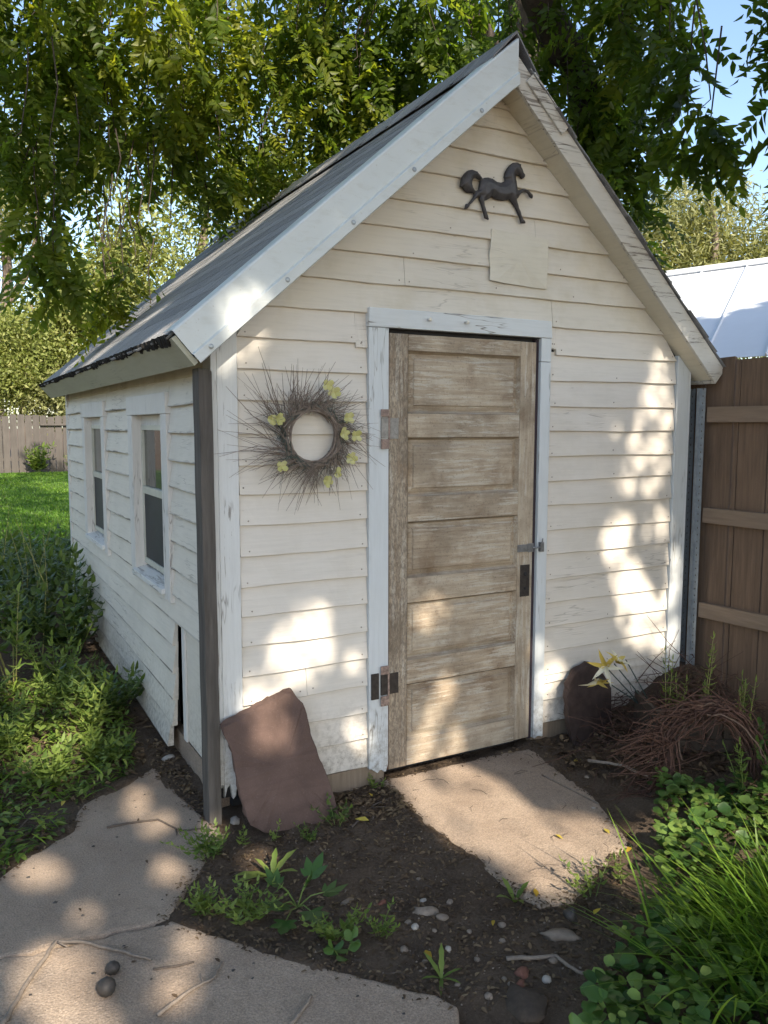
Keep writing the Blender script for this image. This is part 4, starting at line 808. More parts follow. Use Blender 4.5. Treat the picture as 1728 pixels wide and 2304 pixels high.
def angle_post(y0, y1, lab, dx=0):
    """perforated steel angle: flange facing us with a row of punched holes"""
    mb = MB(); x = 2.795 + dx; z0, z1 = .10, 1.83; w = y0 - y1; n_ = 44
    cy = (y0 + y1) / 2; hw = .0035
    mb.box(x, x + .003, cy + hw, y0, z0, z1); mb.box(x, x + .003, y1, cy - hw, z0, z1)
    for i in range(n_):
        za = z0 + (z1 - z0) * i / n_; mb.box(x + .0001, x + .0029, cy - hw, cy + hw, za, za + (z1 - z0) / n_ * .74)
    mb.box(x - .028, x - .0005, y0 - .003, y0, z0, z1)
    o = mb.build('steel_angle_post', M['galv']); tag(o, lab, 'steel post', 'perforated steel posts beside the shed corner'); return o
angle_post(.028, -.010, 'galvanised perforated steel post nearest the shed corner'); angle_post(-.045, -.083, 'galvanised perforated steel post where the fence rails end')
mb = MB(); mb.box(2.752, 2.775, .05, .095, .02, 1.75); tag(mb.build('timber_strip', M['rail']), 'narrow orange-brown timber strip behind the shed corner', 'timber')

# neighbour's building with a white metal roof
nb = empty('outbuilding', (7.2, 2.6, 0)); tag(nb, 'outbuilding with a white standing-seam metal roof beyond the fence', 'building')
E0 = np.array([5.85, 2.30, 2.28]); E1 = np.array([5.97, 1.78, 2.28]); R0 = np.array([7.92, 4.69, 3.50]); R1 = np.array([8.32, 3.68, 3.56])
de = unit(np.array([.30, -.95, 0.0])); up_ = unit(np.array([2.25, 1.35, 1.22]))
A_ = E0 - de * 3.2; B_ = E0 + de * 4.5; runL = 3.42
def rq(s_, t_, h=0): 
    n_ = unit(np.cross(up_, de)); n_ = n_ if n_[2] > 0 else -n_
    return tuple(A_ + de * s_ + up_ * t_ + n_ * h)
for i in range(13):
    s0, s1 = i * .6, i * .6 + .598; mb = MB(); mb.prism([rq(s0, 0), rq(s1, 0), rq(s1, runL), rq(s0, runL)], [rq(s0, 0, .006), rq(s1, 0, .006), rq(s1, runL, .006), rq(s0, runL, .006)]); mb.prism([rq(s0, 0, .006), rq(s0 + .02, 0, .006), rq(s0 + .02, runL, .006), rq(s0, runL, .006)], [rq(s0 + .004, 0, .03), rq(s0 + .016, 0, .03), rq(s0 + .016, runL, .03), rq(s0 + .004, runL, .03)]); mb.build('roof_panel', M['nbroof'], nb)
mb = MB(); mb.prism([rq(0, runL - .12, .02), rq(7.8, runL - .12, .02), rq(7.8, runL + .02, .045), rq(0, runL + .02, .045)], [rq(0, runL - .12, .035), rq(7.8, runL - .12, .035), rq(7.8, runL + .02, .06), rq(0, runL + .02, .06)]); mb.build('ridge_flashing', M['nbroof'], nb)
mb = MB(); n2 = unit(np.array([up_[0], up_[1], 0])); P0 = A_ + n2 * .12; P1 = A_ + de * 7.8 + n2 * .12; Q0 = P0 + n2 * 3.0; Q1 = P1 + n2 * 3.0
for a, b in ((P0, P1), (Q0, Q1), (P0, Q0), (P1, Q1)):
    t_ = unit(np.cross(b - a, [0, 0, 1.0])) * .03; za, zb_ = (a[2] - .05, b[2] - .05)
    mb.prism([(a[0], a[1], -.05), (b[0], b[1], -.05), (b[0], b[1], 2.22), (a[0], a[1], 2.22)], [(a[0] + t_[0], a[1] + t_[1], -.05), (b[0] + t_[0], b[1] + t_[1], -.05), (b[0] + t_[0], b[1] + t_[1], 2.22), (a[0] + t_[0], a[1] + t_[1], 2.22)])
mb.build('wall', M['fence'], nb)

# picket fence at the far end of the lawn
pf = empty('picket_fence', (1.5, 27, 0)); tag(pf, 'tall grey-brown picket fence at the far end of the lawn', 'fence')
r6 = np.random.default_rng(9); x = -4.5; pm = None
while x < 6.0:
    w_ = r6.uniform(.205, .222); h = 1.93 + r6.uniform(-.05, .05); mb = MB()
    mb.prism([(x, 27.0, 0), (x + w_, 27.0, 0), (x + w_, 27.0, h), (x + w_ * .5, 27.0, h + .012), (x, 27.0, h)], [(x, 27.02, 0), (x + w_, 27.02, 0), (x + w_, 27.02, h), (x + w_ * .5, 27.02, h + .012), (x, 27.02, h)]); mb.build('picket', M['picket'], pf); x += w_ + (r6.uniform(.012, .030))
for zc_ in (.45, 1.62):
    mb = MB(); mb.box(-4.5, 6.0, 27.021, 27.06, zc_ - .045, zc_ + .045); mb.build('rail', M['picket'], pf)
mb = MB(); mb.box(2.08, 3.30, 26.90, 26.985, 1.60, 1.66); mb.build('shelf_rail', M['picket'], pf)
for xp in (.2, 3.36):
    mb = MB(); mb.box(xp, xp + .12, 26.86, 26.985, 0, 1.98); mb.build('post', M['rail'] if xp > 3 else M['picket'], pf)

# ------------------------------------------------------------------ heap in the corner: crate, vine wreath, lily
cr_ = empty('wooden_crate', (2.25, -.62, 0)); tag(cr_, 'dark weathered plank crate behind the vine wreath', 'crate')
ex = unit(np.array([.27, -.14, 0.0])); ey = np.array([.46, .89, 0.0]); o0 = np.array([2.02, -.52, 0])
for i in range(5):
    a = o0 + ex * (.085 * i); b = a + ex * .078; t_ = ey * .018; h = .235 + .01 * (i % 2); z0 = -.04
    mb = MB(); mb.prism([(a[0], a[1], z0), (b[0], b[1], z0), (b[0], b[1], h), (a[0], a[1], h)], [(a[0] + t_[0], a[1] + t_[1], z0), (b[0] + t_[0], b[1] + t_[1], z0), (b[0] + t_[0], b[1] + t_[1], h), (a[0] + t_[0], a[1] + t_[1], h)]); mb.build('plank', M['crate'], cr_, bevel=.003)
for zc_ in (.06,):
    a = o0 - ey * .022; b = a + ex * .42; t_ = ey * .02; mb = MB(); mb.prism([(a[0], a[1], zc_ - .03), (b[0], b[1], zc_ - .03), (b[0], b[1], zc_ + .03), (a[0], a[1], zc_ + .03)], [(a[0] + t_[0], a[1] + t_[1], zc_ - .03), (b[0] + t_[0], b[1] + t_[1], zc_ - .03), (b[0] + t_[0], b[1] + t_[1], zc_ + .03), (a[0] + t_[0], a[1] + t_[1], zc_ + .03)]); mb.build('slat', M['crate'], cr_, bevel=.003)
for a in (o0 + ey * .02, o0 + ey * .02 + ex * .40):
    b = a + ey * .3; t_ = ex * .018; mb = MB(); mb.prism([(a[0], a[1], -.04), (b[0], b[1], -.04), (b[0], b[1], .23), (a[0], a[1], .23)], [(a[0] + t_[0], a[1] + t_[1], -.04), (b[0] + t_[0], b[1] + t_[1], -.04), (b[0] + t_[0], b[1] + t_[1], .23), (a[0] + t_[0], a[1] + t_[1], .23)]); mb.build('side_plank', M['crate'], cr_)
vw = empty('vine_wreath', (2.05, -.8, 0)); tag(vw, 'large red-brown vine wreath slumped over the crate in the corner', 'vine wreath')
ringp = [np.array(q) for q in ((1.86, -.77, -.04), (1.87, -.74, .10), (1.875, -.715, .21), (1.95, -.74, .295), (2.04, -.78, .325), (2.11, -.81, .325), (2.17, -.85, .28), (2.215, -.89, .20), (2.245, -.915, .12), (2.25, -.925, .02))]
def ringat(t):
    t = np.clip(t, 0, .9999) * (len(ringp) - 1); i = int(t); return ringp[i] * (1 - (t - i)) + ringp[i + 1] * (t - i)
r7 = np.random.default_rng(14)
mb = MB(); mb2 = MB()
for i in range(84):
    t0 = r7.uniform(-.1, .55); t1 = t0 + r7.uniform(.3, .7); off = r7.normal(0, .022, 3); ph = r7.uniform(0, 6); am = r7.uniform(.002, .007); n_ = 18; L_pts = []
    for k in range(n_):
        t = t0 + (t1 - t0) * k / (n_ - 1); q = ringat(max(0, min(1, t))) + off * (1 + .5 * math.sin(ph + t * 6)) + np.array([0, 0, am * math.sin(k * 1.5 + ph)]) + np.array([am * math.cos(k * 1.7 + ph), 0, 0]); L_pts.append(q)
    (mb2 if i % 9 == 0 else mb).tube(L_pts, r7.uniform(.0022, .0052), 5, False)
for i in range(150):                                     # loose fan of stems to the left
    t0 = r7.uniform(.02, .62); q = ringat(t0) + r7.normal(0, .015, 3); d = unit(np.array([-.9 + .5 * r7.normal() * .5 + t0 * .4, .12 + .15 * r7.normal(), -.25 + .55 * r7.normal() * .5 + t0 * .3])); L = r7.uniform(.12, .34)
    b_ = r7.normal(0, .04, 3); e = q + d * L; e[2] = max(e[2], float(gz(e[0], e[1])) + .004); mdl = q + d * L * .5 + b_; mdl[2] = max(mdl[2], float(gz(mdl[0], mdl[1])) + .006)
    mb.tube([q, mdl, e], [.0036, .0027, .0012], 4, False)
for i in range(60):
    t0 = r7.uniform(.5, 1); q = ringat(t0) + r7.normal(0, .015, 3); d = unit(np.array([.5 + .4 * r7.normal(), .2 * r7.normal(), .3 + .5 * r7.normal()])); L = r7.uniform(.06, .16); mb.tube([q, q + d * L * .5 + r7.normal(0, .012, 3), q + d * L], [.0026, .002, .001], 4, False)
q = mb.build('stems', M['vine'], vw); q['kind'] = 'stuff'; q = mb2.build('pale_stems', M['vine2'], vw); q['kind'] = 'stuff'
bp = empty('brush_pile', (2.5, -.3, .1)); tag(bp, 'heap of dead brown twigs in the corner by the steel posts', 'brush pile'); mb = MB()
for i in range(620):
    x = r7.normal(2.36, .26); y = r7.normal(-.40, .19); z = float(gz(x, y)) + r7.uniform(0, .12); a = r7.uniform(0, 6.28); L = r7.uniform(.10, .36); d = np.array([math.cos(a), math.sin(a), r7.normal(0, .4)])
    if y > -.05 or x + d[0] * L > 2.79: continue
    e = np.array([x, y, z]) + d * L; e[1] = min(e[1], -.04); mb.tube([(x, y, z), (x + d[0] * L * .5, min(y + d[1] * L * .5, -.04), z + d[2] * L * .5 + r7.normal(0, .012)), e], [.0026, .002, .001], 4, False)
q = mb.build('twigs', M['vine'], bp); q['kind'] = 'stuff'
lily = empty('silk_lily', (2.2, -.3, .1)); tag(lily, 'faded yellow silk lilies drooping beside the leaning flagstone', 'flower stem')
mb = MB()
for a, b in (((2.22, -.28, .10), (1.93, -.26, .40)), ((2.25, -.29, .10), (1.98, -.27, .41)), ((2.26, -.30, .09), (2.06, -.27, .42)), ((2.24, -.30, .10), (1.88, -.25, .36))):
    a = np.array(a); b = np.array(b); mb.tube([a, a * .6 + b * .4 + np.array([0, 0, .01]), b], [.004, .0035, .003], 6)
mb.build('stem', M['wreathgreen'], lily)
for c, ax in (((1.93, -.27, .405), (-.8, -.45, .1)), ((1.885, -.26, .345), (-.35, -.5, -.75)), ((1.985, -.28, .415), (.15, -.5, .85))):
    c = np.array(c); ax = unit(np.array(ax)); LV = Leaves(); s1 = unit(np.cross(ax, [0, 0, 1.0])); s2 = np.cross(ax, s1)
    for k in range(6):
        a = k * 1.047 + r7.uniform(-.2, .2); rd = s1 * math.cos(a) + s2 * math.sin(a); LV.add(c, ax * .75 + rd * .7, np.cross(ax, rd), r7.uniform(.065, .10), .026, r7.choice([.1, .5, .95, 1.0]))
    LV.build('blossom', M['lily'], lily, fold=.35, droop=.55)

# ------------------------------------------------------------------ small plants
def weed(name, label, pos, h, nst, leafL, leafW, mat, seed, lean=(0, 0), pairs=5, spread=.5, group=None, stemmat='stem', tint=(.5, .2), cat='weed', first=.25, detail=1, fold=.22, droop=.22):
    r = np.random.default_rng(seed); x, y = pos; z = float(gz(x, y)) - .005; w = empty(name, (x, y, z)); tag(w, label, cat, group); mb = MB(); LV = Leaves()
    for s in range(nst):
        a = r.uniform(0, 6.28); d = np.array([math.cos(a) * spread * r.uniform(.3, 1) + lean[0], math.sin(a) * spread * r.uniform(.3, 1) + lean[1], 1.0]); H = h * r.uniform(.65, 1.0); b0 = np.array([x, y, z]) + np.array([math.cos(a), math.sin(a), 0]) * .012 * nst ** .5 * r.random()
        P = [b0 + d * H * t * np.array([1, 1, 1.0]) + np.array([d[0], d[1], -.25 * spread]) * H * .35 * t * t for t in np.linspace(0, 1, 5)]; rs = .0012 + h * .0045
        mb.tube(P, [rs * (1 - .6 * t) for t in np.linspace(0, 1, 5)], 5, False)
        az = r.uniform(0, 6.28)
        for k in range(pairs):
            f = first + (1 - first) * (k + .5 * r.random()) / max(1, pairs - .5); f = min(f, 1.0); i = min(3, int(f * 4)); q = P[i] + (P[i + 1] - P[i]) * (f * 4 - i); az += 1.57 + r.normal(0, .25); sz = leafL * (1.1 - .55 * f) * r.uniform(.75, 1.15)
            for sg in (0, math.pi):
                dd = np.array([math.cos(az + sg), math.sin(az + sg), r.uniform(-.15, .55)]); LV.add(q, dd, np.cross(dd, [0, 0, 1.0]) + r.normal(0, .2, 3), sz, sz * leafW, np.clip(r.normal(tint[0] + .15 * f, tint[1]), 0, 1))
        dd = np.array([d[0], d[1], .6]); LV.add(P[-1], dd, np.cross(dd, [.3, .2, 1.0]), leafL * .6, leafL * leafW * .6, tint[0] + .2)
    mb.build('stem', M[stemmat], w); q = LV.build('foliage', M[mat], w, detail=detail, fold=fold, droop=droop); q['kind'] = 'stuff'; return w
def rosette(name, label, pos, L, n_, wd, mat, seed, up=.6, cat='weed', tint=.6, group=None):
    r = np.random.default_rng(seed); x, y = pos; z = float(gz(x, y)); w = empty(name, (x, y, z)); tag(w, label, cat, group)
    for k in range(n_):
        a = k * 6.283 / n_ + r.uniform(-.4, .4); d = unit(np.array([math.cos(a), math.sin(a), up * r.uniform(.4, 1.6)])); l = L * r.uniform(.6, 1.1); mb = MB(); sd = np.cross(d, [0, 0, 1.0]); sd = unit(sd); ns = 7; vs = []
        for i in range(ns):
            t = i / (ns - 1); q = np.array([x, y, z]) + d * l * t - np.array([0, 0, 1.0]) * l * .28 * t * t; wv = wd * l * (.15 + .85 * math.sin(math.pi * min(1, .1 + t * .9)) ** .8) * (1 + .18 * (-1) ** i) * (1 if t < .999 else .05)
            vs += [tuple(q + sd * wv * .5 + np.array([0, 0, wv * .15])), tuple(q), tuple(q - sd * wv * .5 + np.array([0, 0, wv * .15]))]
        F = np.array([[3 * i + j, 3 * i + 3 + j, 3 * i + 4 + j, 3 * i + 1 + j] for i in range(ns - 1) for j in (0, 1)])
        np_mesh('leaf', np.array(vs), F, M[mat], w, np.full(len(F), np.clip(r.normal(tint, .15), 0, 1)), True)
    return w
# weeds along the path edge and in the soil, front left to right
G1 = 'small weeds sprouting along the edge of the concrete path'
weed('weed', 'bushy weed clump overhanging the path just in front of the sandstone slab', (-.16, -.33), .13, 11, .045, .42, 'weed', 1, (-.15, 0), 6, .8, G1)
weed('weed', 'pale green weed clump at the inside corner of the concrete path', (-.262, -.651), .10, 9, .040, .42, 'weed', 2, (0, 0), 6, .8, G1, tint=(.65, .15))
weed('weed', 'wide pale green weed clump on the path edge left of the broad-leaved seedling', (-.165, -.745), .12, 13, .042, .42, 'weed', 3, (.1, 0), 6, 1.0, G1, tint=(.65, .15))
weed('weed', 'feathery weed clump on the path edge below the broad-leaved seedling', (.07, -.985), .11, 10, .040, .42, 'weed', 4, (0, 0), 6, .8, G1, tint=(.6, .15))
weed('weed', 'small weed in bare soil right of the path-edge clumps', (.204, -1.04), .09, 6, .036, .42, 'weed', 5, (0, 0), 5, .7, G1, tint=(.5, .15))
weed('weed', 'tiny bright sprout just in front of the sandstone slab, left end', (.016, -.26), .075, 2, .035, .5, 'weed', 6, (0, 0), 4, .3, G1, tint=(.8, .1))
weed('weed', 'small yellowish sprout below the middle of the sandstone slab', (.125, -.285), .07, 2, .032, .6, 'weed', 7, (0, 0), 3, .4, G1, tint=(.85, .1))
weed('weed', 'low wispy weed along the foot of the sandstone slab', (.265, -.335), .06, 8, .022, .5, 'weed', 8, (0, 0), 5, 1.0, G1, tint=(.35, .15))
weed('weed', 'dark seedling in front of the lower right corner of the sandstone slab', (.392, -.30), .11, 4, .038, .7, 'dkweed', 9, (0, 0), 4, .6, G1)
weed('weed', 'tiny green weed against the foot of the left door casing', (.71, -.07), .07, 5, .028, .4, 'weed', 10, (0, 0), 4, .7, G1, tint=(.7, .1))
rosette('dandelion', 'toothed dandelion rosette in the sunlit soil before the slab', (.014, -.548), .17, 7, .16, 'weed', 21, .9, tint=.75)
rosette('dandelion', 'long-leaved dandelion near the end of the concrete path', (.275, -1.309), .125, 6, .13, 'weed', 22, .8)
rosette('dandelion', 'sparse dandelion seedling at the front edge of the door slab', (.725, -1.09), .17, 4, .17, 'weed', 23, 1.0, tint=.7)
weed('weed', 'leggy weed in the sun at the right front of the door slab', (.976, -1.205), .15, 5, .035, .55, 'weed', 24, (0, 0), 5, .9, tint=(.7, .15))
weed('weed', 'upright green sprig beside the door slab front corner', (1.14, -1.19), .14, 2, .05, .4, 'weed', 25, (0, 0), 4, .3, tint=(.75, .1))
bl = empty('broadleaf_seedling', (.027, -.75, -.06)); tag(bl, 'dark green seedling with broad lobed leaves in the bare soil', 'seedling')
mb = MB(); r8 = np.random.default_rng(17); zb = float(gz(.027, -.76))
tips = [((.10, -.70, .075), (.6, .3, .3), .095), ((-.04, -.80, .05), (-.6, -.4, .1), .10), ((.11, -.81, .06), (.7, -.25, .05), .085), ((.03, -.87, .035), (-.05, -1, -.1), .095), ((-.02, -.70, .08), (-.4, .6, .4), .075), ((.06, -.77, .10), (.2, -.2, .5), .06), ((-.06, -.87, .02), (-.5, -.8, -.1), .085)]
for t_, d_, sz in tips:
    t_ = np.array(t_) * np.array([1, 1, .55]) - np.array([0, 0, .035]); mb.tube([(.027, -.76, zb), (np.array([.027, -.76, zb]) + t_) / 2 + np.array([0, 0, .015]), t_], [.003, .0025, .0018], 5, False)
    LV = Leaves(); d_ = unit(np.array(d_)); sd = unit(np.cross(d_, [0, 0, 1.0])); tv = r8.uniform(.15, .55)
    for aa, k in ((0, 1), (.75, .78), (-.75, .78), (1.45, .5), (-1.45, .5)): LV.add(t_, d_ * math.cos(aa) + sd * math.sin(aa), sd * math.cos(aa) - d_ * math.sin(aa), sz * k, sz * .52 * k, tv)
    LV.build('leaf', M['ivy'], bl, fold=.12, droop=.2)
mb.build('stem', M['stem'], bl)
weed('weed', 'two-leaved seedling on the path edge below the feathery clump', (.05, -1.085), .05, 2, .06, .75, 'ivy', 26, (0, 0), 2, .7, detail=2)

# bed on the left of the shed
G2 = 'tall weeds growing along the left side of the shed'
weed('leafy_bush', 'low dark green bush against the side wall below the near window', (-.17, 1.50), .34, 20, .105, .36, 'dkweed', 41, (-.12, -.15), 7, .75, G2, cat='bush', tint=(.45, .2), first=.3)
weed('leafy_bush', 'pale lit sprig of the bush nearest the path', (-.33, 1.28), .30, 7, .10, .34, 'weed', 42, (-.1, -.1), 5, .55, G2, cat='bush', tint=(.7, .2))
weed('tall_weed', 'tall dark weed touching the side wall below the far window', (-.10, 3.3), .74, 7, .14, .46, 'dkweed', 43, (.04, -.02), 9, .28, G2, cat='bush')
weed('tall_weed', 'broad dark weed mass beside the far corner of the shed', (-.24, 2.75), .60, 14, .13, .5, 'dkweed', 44, (-.1, 0), 8, .5, G2, cat='bush')
weed('tall_weed', 'yellow-stemmed tall weed near the left edge of the picture', (-.66, 2.2), .66, 5, .13, .42, 'weed', 45, (-.05, .0), 7, .25, G2, 'drystem', cat='bush', first=.45, tint=(.55, .2))
weed('tall_weed', 'leaning yellow-green weed at the very left edge', (-.84, 1.9), .62, 6, .14, .45, 'weed', 46, (-.1, -.1), 7, .35, G2, 'drystem', cat='bush', first=.4)
weed('tall_weed', 'dense dark weed behind the yellow-stemmed one', (-.55, 3.0), .62, 14, .13, .48, 'dkweed', 47, (0, 0), 8, .5, G2, cat='bush')
for i, (x, y, h) in enumerate(((-.9, 3.4, .6), (-.35, 3.9, .58), (-.7, 4.4, .55), (-.2, 4.9, .5), (-1.0, 4.2, .6), (-.05, 5.6, .48), (-.6, 5.5, .5), (.25, 6.3, .45), (-.4, 6.6, .45), (-1.1, 5.4, .5), (.1, 4.55, .42))):
    weed('tall_weed', 'dark green weed in the thick bed behind the shed corner', (x, y), h * 1.18, 20, .125, .48, 'dkweed', 60 + i, (0, 0), 8, .62, 'dark weeds massed in the bed behind', cat='bush', tint=(.5, .22))
for i, (x, y, h) in enumerate(((-1.0, 2.6, .62), (-.42, 2.1, .48), (-.95, 1.5, .42), (-.75, 1.2, .30), (-.48, 1.75, .34), (-1.05, .9, .34), (-.62, .72, .20), (-.36, .82, .16))):
    weed('leafy_weed', ['dense weed left of the yellow-stemmed one, cut by the picture edge', 'light green weed between low bush and tall dark weeds', 'sprawling light green weed at the left edge', 'light green weed in the sun patch of the left bed', 'pale weed just behind the sunlit sprig', 'leafy weed at the left edge above the path', 'small weed in the bed by the narrow end of the path', 'feathery weed at the tip of the concrete path'][i], (x, y), h, 12, .085, .36, 'weed', 140 + i, (0, 0), 7, .6, G2, cat='weed', tint=(.5, .22))
mb = MB(); LV = Leaves()
for i in range(9):
    x = rng.uniform(-.75, -.25); y = rng.uniform(2.5, 4.6); z = float(gz(x, y)); h = rng.uniform(.8, 1.0); e = np.array([x + rng.normal(0, .06), y, z + h]); mb.tube([(x, y, z), (x + rng.normal(0, .02), y, z + h * .5), e], [.004, .003, .001], 5, False)
    for k in range(9): f = .4 + .06 * k; LV.add((x, y, z + h * f), (math.cos(k * 2.4), math.sin(k * 2.4), .3), (-math.sin(k * 2.4), math.cos(k * 2.4), .1), .05, .012, rng.uniform(.5, 1))
st = empty('seed_stalks', (-.5, 3.2, 0)); tag(st, 'thin pale seed stalks rising above the weed bed', 'stalks'); mb.build('stem', M['drystem'], st); q = LV.build('foliage', M['weed'], st); q['kind'] = 'stuff'
def scatter_cover(name, label, polys, n_, L0, L1, wd, hmax, mat, seed, detail=1, cat='ground cover', tint=(.45, .2), flat=.35, avoid=None):
    r = np.random.default_rng(seed); LV = Leaves(); pts = []
    for poly in polys:
        p = np.array(poly); k = int(n_ * 2.2 / len(polys)); q = r.uniform(p.min(0), p.max(0), (k, 2)); pts.append(q[in_poly(q, p)])
    q = np.concatenate(pts)
    if avoid is not None:
        for a in avoid: q = q[~in_poly(q, a)]
    m = vnoise(q[:, 0], q[:, 1], 6.0) > .14; q = q[m][:n_]; k = len(q)
    z = gz(q[:, 0], q[:, 1]) + hmax * r.random(k) ** 1.3 * (.4 + .9 * vnoise(q[:, 0], q[:, 1], 4.0)); a = r.uniform(0, 6.283, k)
    d = np.stack([np.cos(a), np.sin(a), r.normal(.05, flat, k)], 1); s = np.stack([-np.sin(a), np.cos(a), r.normal(0, .3, k)], 1); L = r.uniform(L0, L1, k)
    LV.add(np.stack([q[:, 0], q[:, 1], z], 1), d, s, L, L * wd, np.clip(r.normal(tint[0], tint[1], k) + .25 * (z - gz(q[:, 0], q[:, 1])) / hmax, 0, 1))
    o = LV.build(name, M[mat], detail=detail); tag(o, label, cat, kind='stuff'); return o
PATH = [(-.153, .644), (-.09, .077), (-.04, -.183), (-.352, -.579), (-.6, -.6), (-.877, -.079), (-.765, .036), (-.632, .125), (-.515, .393), (-.285, .544)]
BED = [(-.90, -.06), (-.76, .05), (-.64, .14), (-.53, .40), (-.30, .56), (-.20, .75), (-.14, 1.3), (-.1, 2.2), (-1.6, 2.4), (-1.6, -.1)]
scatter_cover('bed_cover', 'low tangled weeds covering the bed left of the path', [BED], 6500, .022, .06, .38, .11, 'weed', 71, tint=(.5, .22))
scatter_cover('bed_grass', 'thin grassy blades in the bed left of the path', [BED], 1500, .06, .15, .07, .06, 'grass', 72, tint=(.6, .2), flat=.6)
scatter_cover('leaf_litter', 'brown dead leaf litter on the soil of the left bed', [BED, [(-.2, .7), (-.02, .9), (-.02, 4.2), (-.3, 4.2)]], 3200, .02, .055, .45, .02, 'litter', 73, tint=(.45, .25), flat=.25, cat='leaf litter')
COVER = [(1.80, -.70), (1.66, -.90), (1.42, -1.02), (1.36, -1.12), (1.26, -1.26), (1.08, -1.42), (.80, -1.50), (.60, -1.60), (.40, -1.75), (.5, -2.2), (2.6, -2.2), (2.75, -.9), (2.5, -.72), (2.3, -.95), (2.05, -.95)]
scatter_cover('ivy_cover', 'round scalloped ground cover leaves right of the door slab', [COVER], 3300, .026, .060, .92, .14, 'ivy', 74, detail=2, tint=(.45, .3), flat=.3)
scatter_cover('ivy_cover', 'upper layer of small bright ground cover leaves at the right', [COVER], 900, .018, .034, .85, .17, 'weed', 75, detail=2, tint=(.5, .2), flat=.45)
PILE = [(1.66, -.06), (2.7, -.08), (2.76, -.75), (1.9, -.85), (1.62, -.5)]
scatter_cover('corner_litter', 'dark dead leaves and bark under the vine wreath', [PILE], 1600, .02, .05, .45, .03, 'litter', 76, tint=(.25, .2), flat=.25, cat='leaf litter')
SOILP = [(.0, -.28), (.70, -.10), (.69, -.5), (.76, -1.18), (1.2, -1.12), (1.05, -1.45), (.55, -1.62), (.25, -1.45), (-.2, -.88), (-.38, -.62), (-.1, -.28)]
scatter_cover('soil_litter', 'crumbs of dead leaf and bark on the bare soil', [SOILP], 3200, .008, .030, .45, .008, 'litter', 77, tint=(.35, .25), flat=.15, cat='leaf litter')
scatter_cover('wall_foot_litter', 'dry leaf litter on the soil between sandstone slab and door', [[(.42, -.30), (.45, -.05), (.78, -.02), (.72, -.4)], [(-.14, .62), (-.02, .05), (0, .9), (-.05, 1.2)], [(1.2, -.02), (1.75, -.02), (1.9, -.5), (1.62, -.6), (1.4, -.12)]], 900, .012, .040, .42, .015, 'litter', 78, tint=(.4, .25), flat=.2, cat='leaf litter')
LV = Leaves(); rr_ = np.random.default_rng(55)                 # crumbs gathered along the slab rims
for pts, closed in ((SLAB_D, True), (SLAB_P, False), (SLAB_L, False)):
    for i in range(len(pts) if closed else len(pts) - 1):
        a_ = np.array(pts[i]); b_ = np.array(pts[(i + 1) % len(pts)]); k = int(np.linalg.norm(b_ - a_) * 230); t = rr_.random((k, 1)); q = a_ + (b_ - a_) * t + rr_.normal(0, .022, (k, 2)); q = q[q[:, 1] < 1.0]; k = len(q); an = rr_.uniform(0, 6.28, k); L = rr_.uniform(.006, .022, k)
        z = np.maximum(gz(q[:, 0], q[:, 1]), -.0445) + .003; LV.add(np.stack([q[:, 0], q[:, 1], z], 1), np.stack([np.cos(an), np.sin(an), rr_.normal(.05, .15, k)], 1), np.stack([-np.sin(an), np.cos(an), rr_.normal(0, .2, k)], 1), L, L * .45, np.clip(rr_.normal(.3, .22, k), 0, 1))
tag(LV.build('rim_litter', M['litter']), 'crumbs of leaf and bark gathered along the slab edges', 'leaf litter', kind='stuff')
# loose twig crumbs
mb = MB()
for i in range(420):
    u = rng.random()
    if u < .5: x, y = rng.uniform(-.2, 1.2), rng.uniform(-1.5, -.1)
    elif u < .8: x, y = rng.uniform(1.3, 2.1), rng.uniform(-.75, -.05)
    else: x, y = rng.uniform(-.9, 0), rng.uniform(.1, 1.6)
    if in_poly(np.array([[x, y]]), PATH)[0]: continue
    z = max(float(gz(x, y)), -.0 if (.77 < x < 1.5 and -1.1 < y < 0) else -1) + .004; z = -.041 if (.77 < x < 1.45 and -1.0 < y < 0) else z
    if z < -.0409 and z > -.0411 and rng.random() < .75: continue
    a = rng.uniform(0, 6.28); L = rng.uniform(.02, .09); mb.tube([(x, y, z), (x + math.cos(a) * L * .5, y + math.sin(a) * L * .5, z + .004), (x + math.cos(a + .3) * L, y + math.sin(a + .3) * L, z + .001)], [.0012, .0011, .0007], 4, False)
tag(mb.build('twig_crumbs', M['twig']), 'scattered thin twig bits lying on the soil', 'twigs', kind='stuff')
# grass clump, lower right corner
gc = empty('grass_clump', (1.15, -1.85, -.03)); tag(gc, 'tall bright green grass clump in the lower right corner', 'grass clump'); r9 = np.random.default_rng(52); V = []; F = []; T = []
nb_ = 620
for i in range(nb_):
    bx = 1.34 + r9.normal(0, .21); by = -1.84 + r9.normal(0, .14); bz = float(gz(bx, by)) - .005; L = r9.uniform(.26, .50); a = r9.normal(2.7, .9); out = r9.uniform(.25, 1.0); w = r9.uniform(.0035, .0065); d = np.array([math.cos(a) * out, math.sin(a) * out, 1.0]); d /= np.linalg.norm(d); sd = np.array([-math.sin(a), math.cos(a), 0.0]); ns = 7; b0 = len(V)
    for k in range(ns):
        t = k / (ns - 1); q = np.array([bx, by, bz]) + d * L * t + np.array([math.cos(a), math.sin(a), -.75]) * L * out * .42 * t * t; ww = w * (1 - t ** 2.2) + .0004
        V += [q + sd * ww + np.array([0, 0, .001]), q - sd * ww]
    F += [(b0 + 2 * k, b0 + 2 * k + 2, b0 + 2 * k + 3, b0 + 2 * k + 1) for k in range(ns - 1)]; tt = np.clip(r9.normal(.5, .2), 0, 1); T += [min(1, tt + .3 * k / ns) for k in range(ns - 1)]
T = np.array(T); T[rng.random(len(T)) < .0] = 0
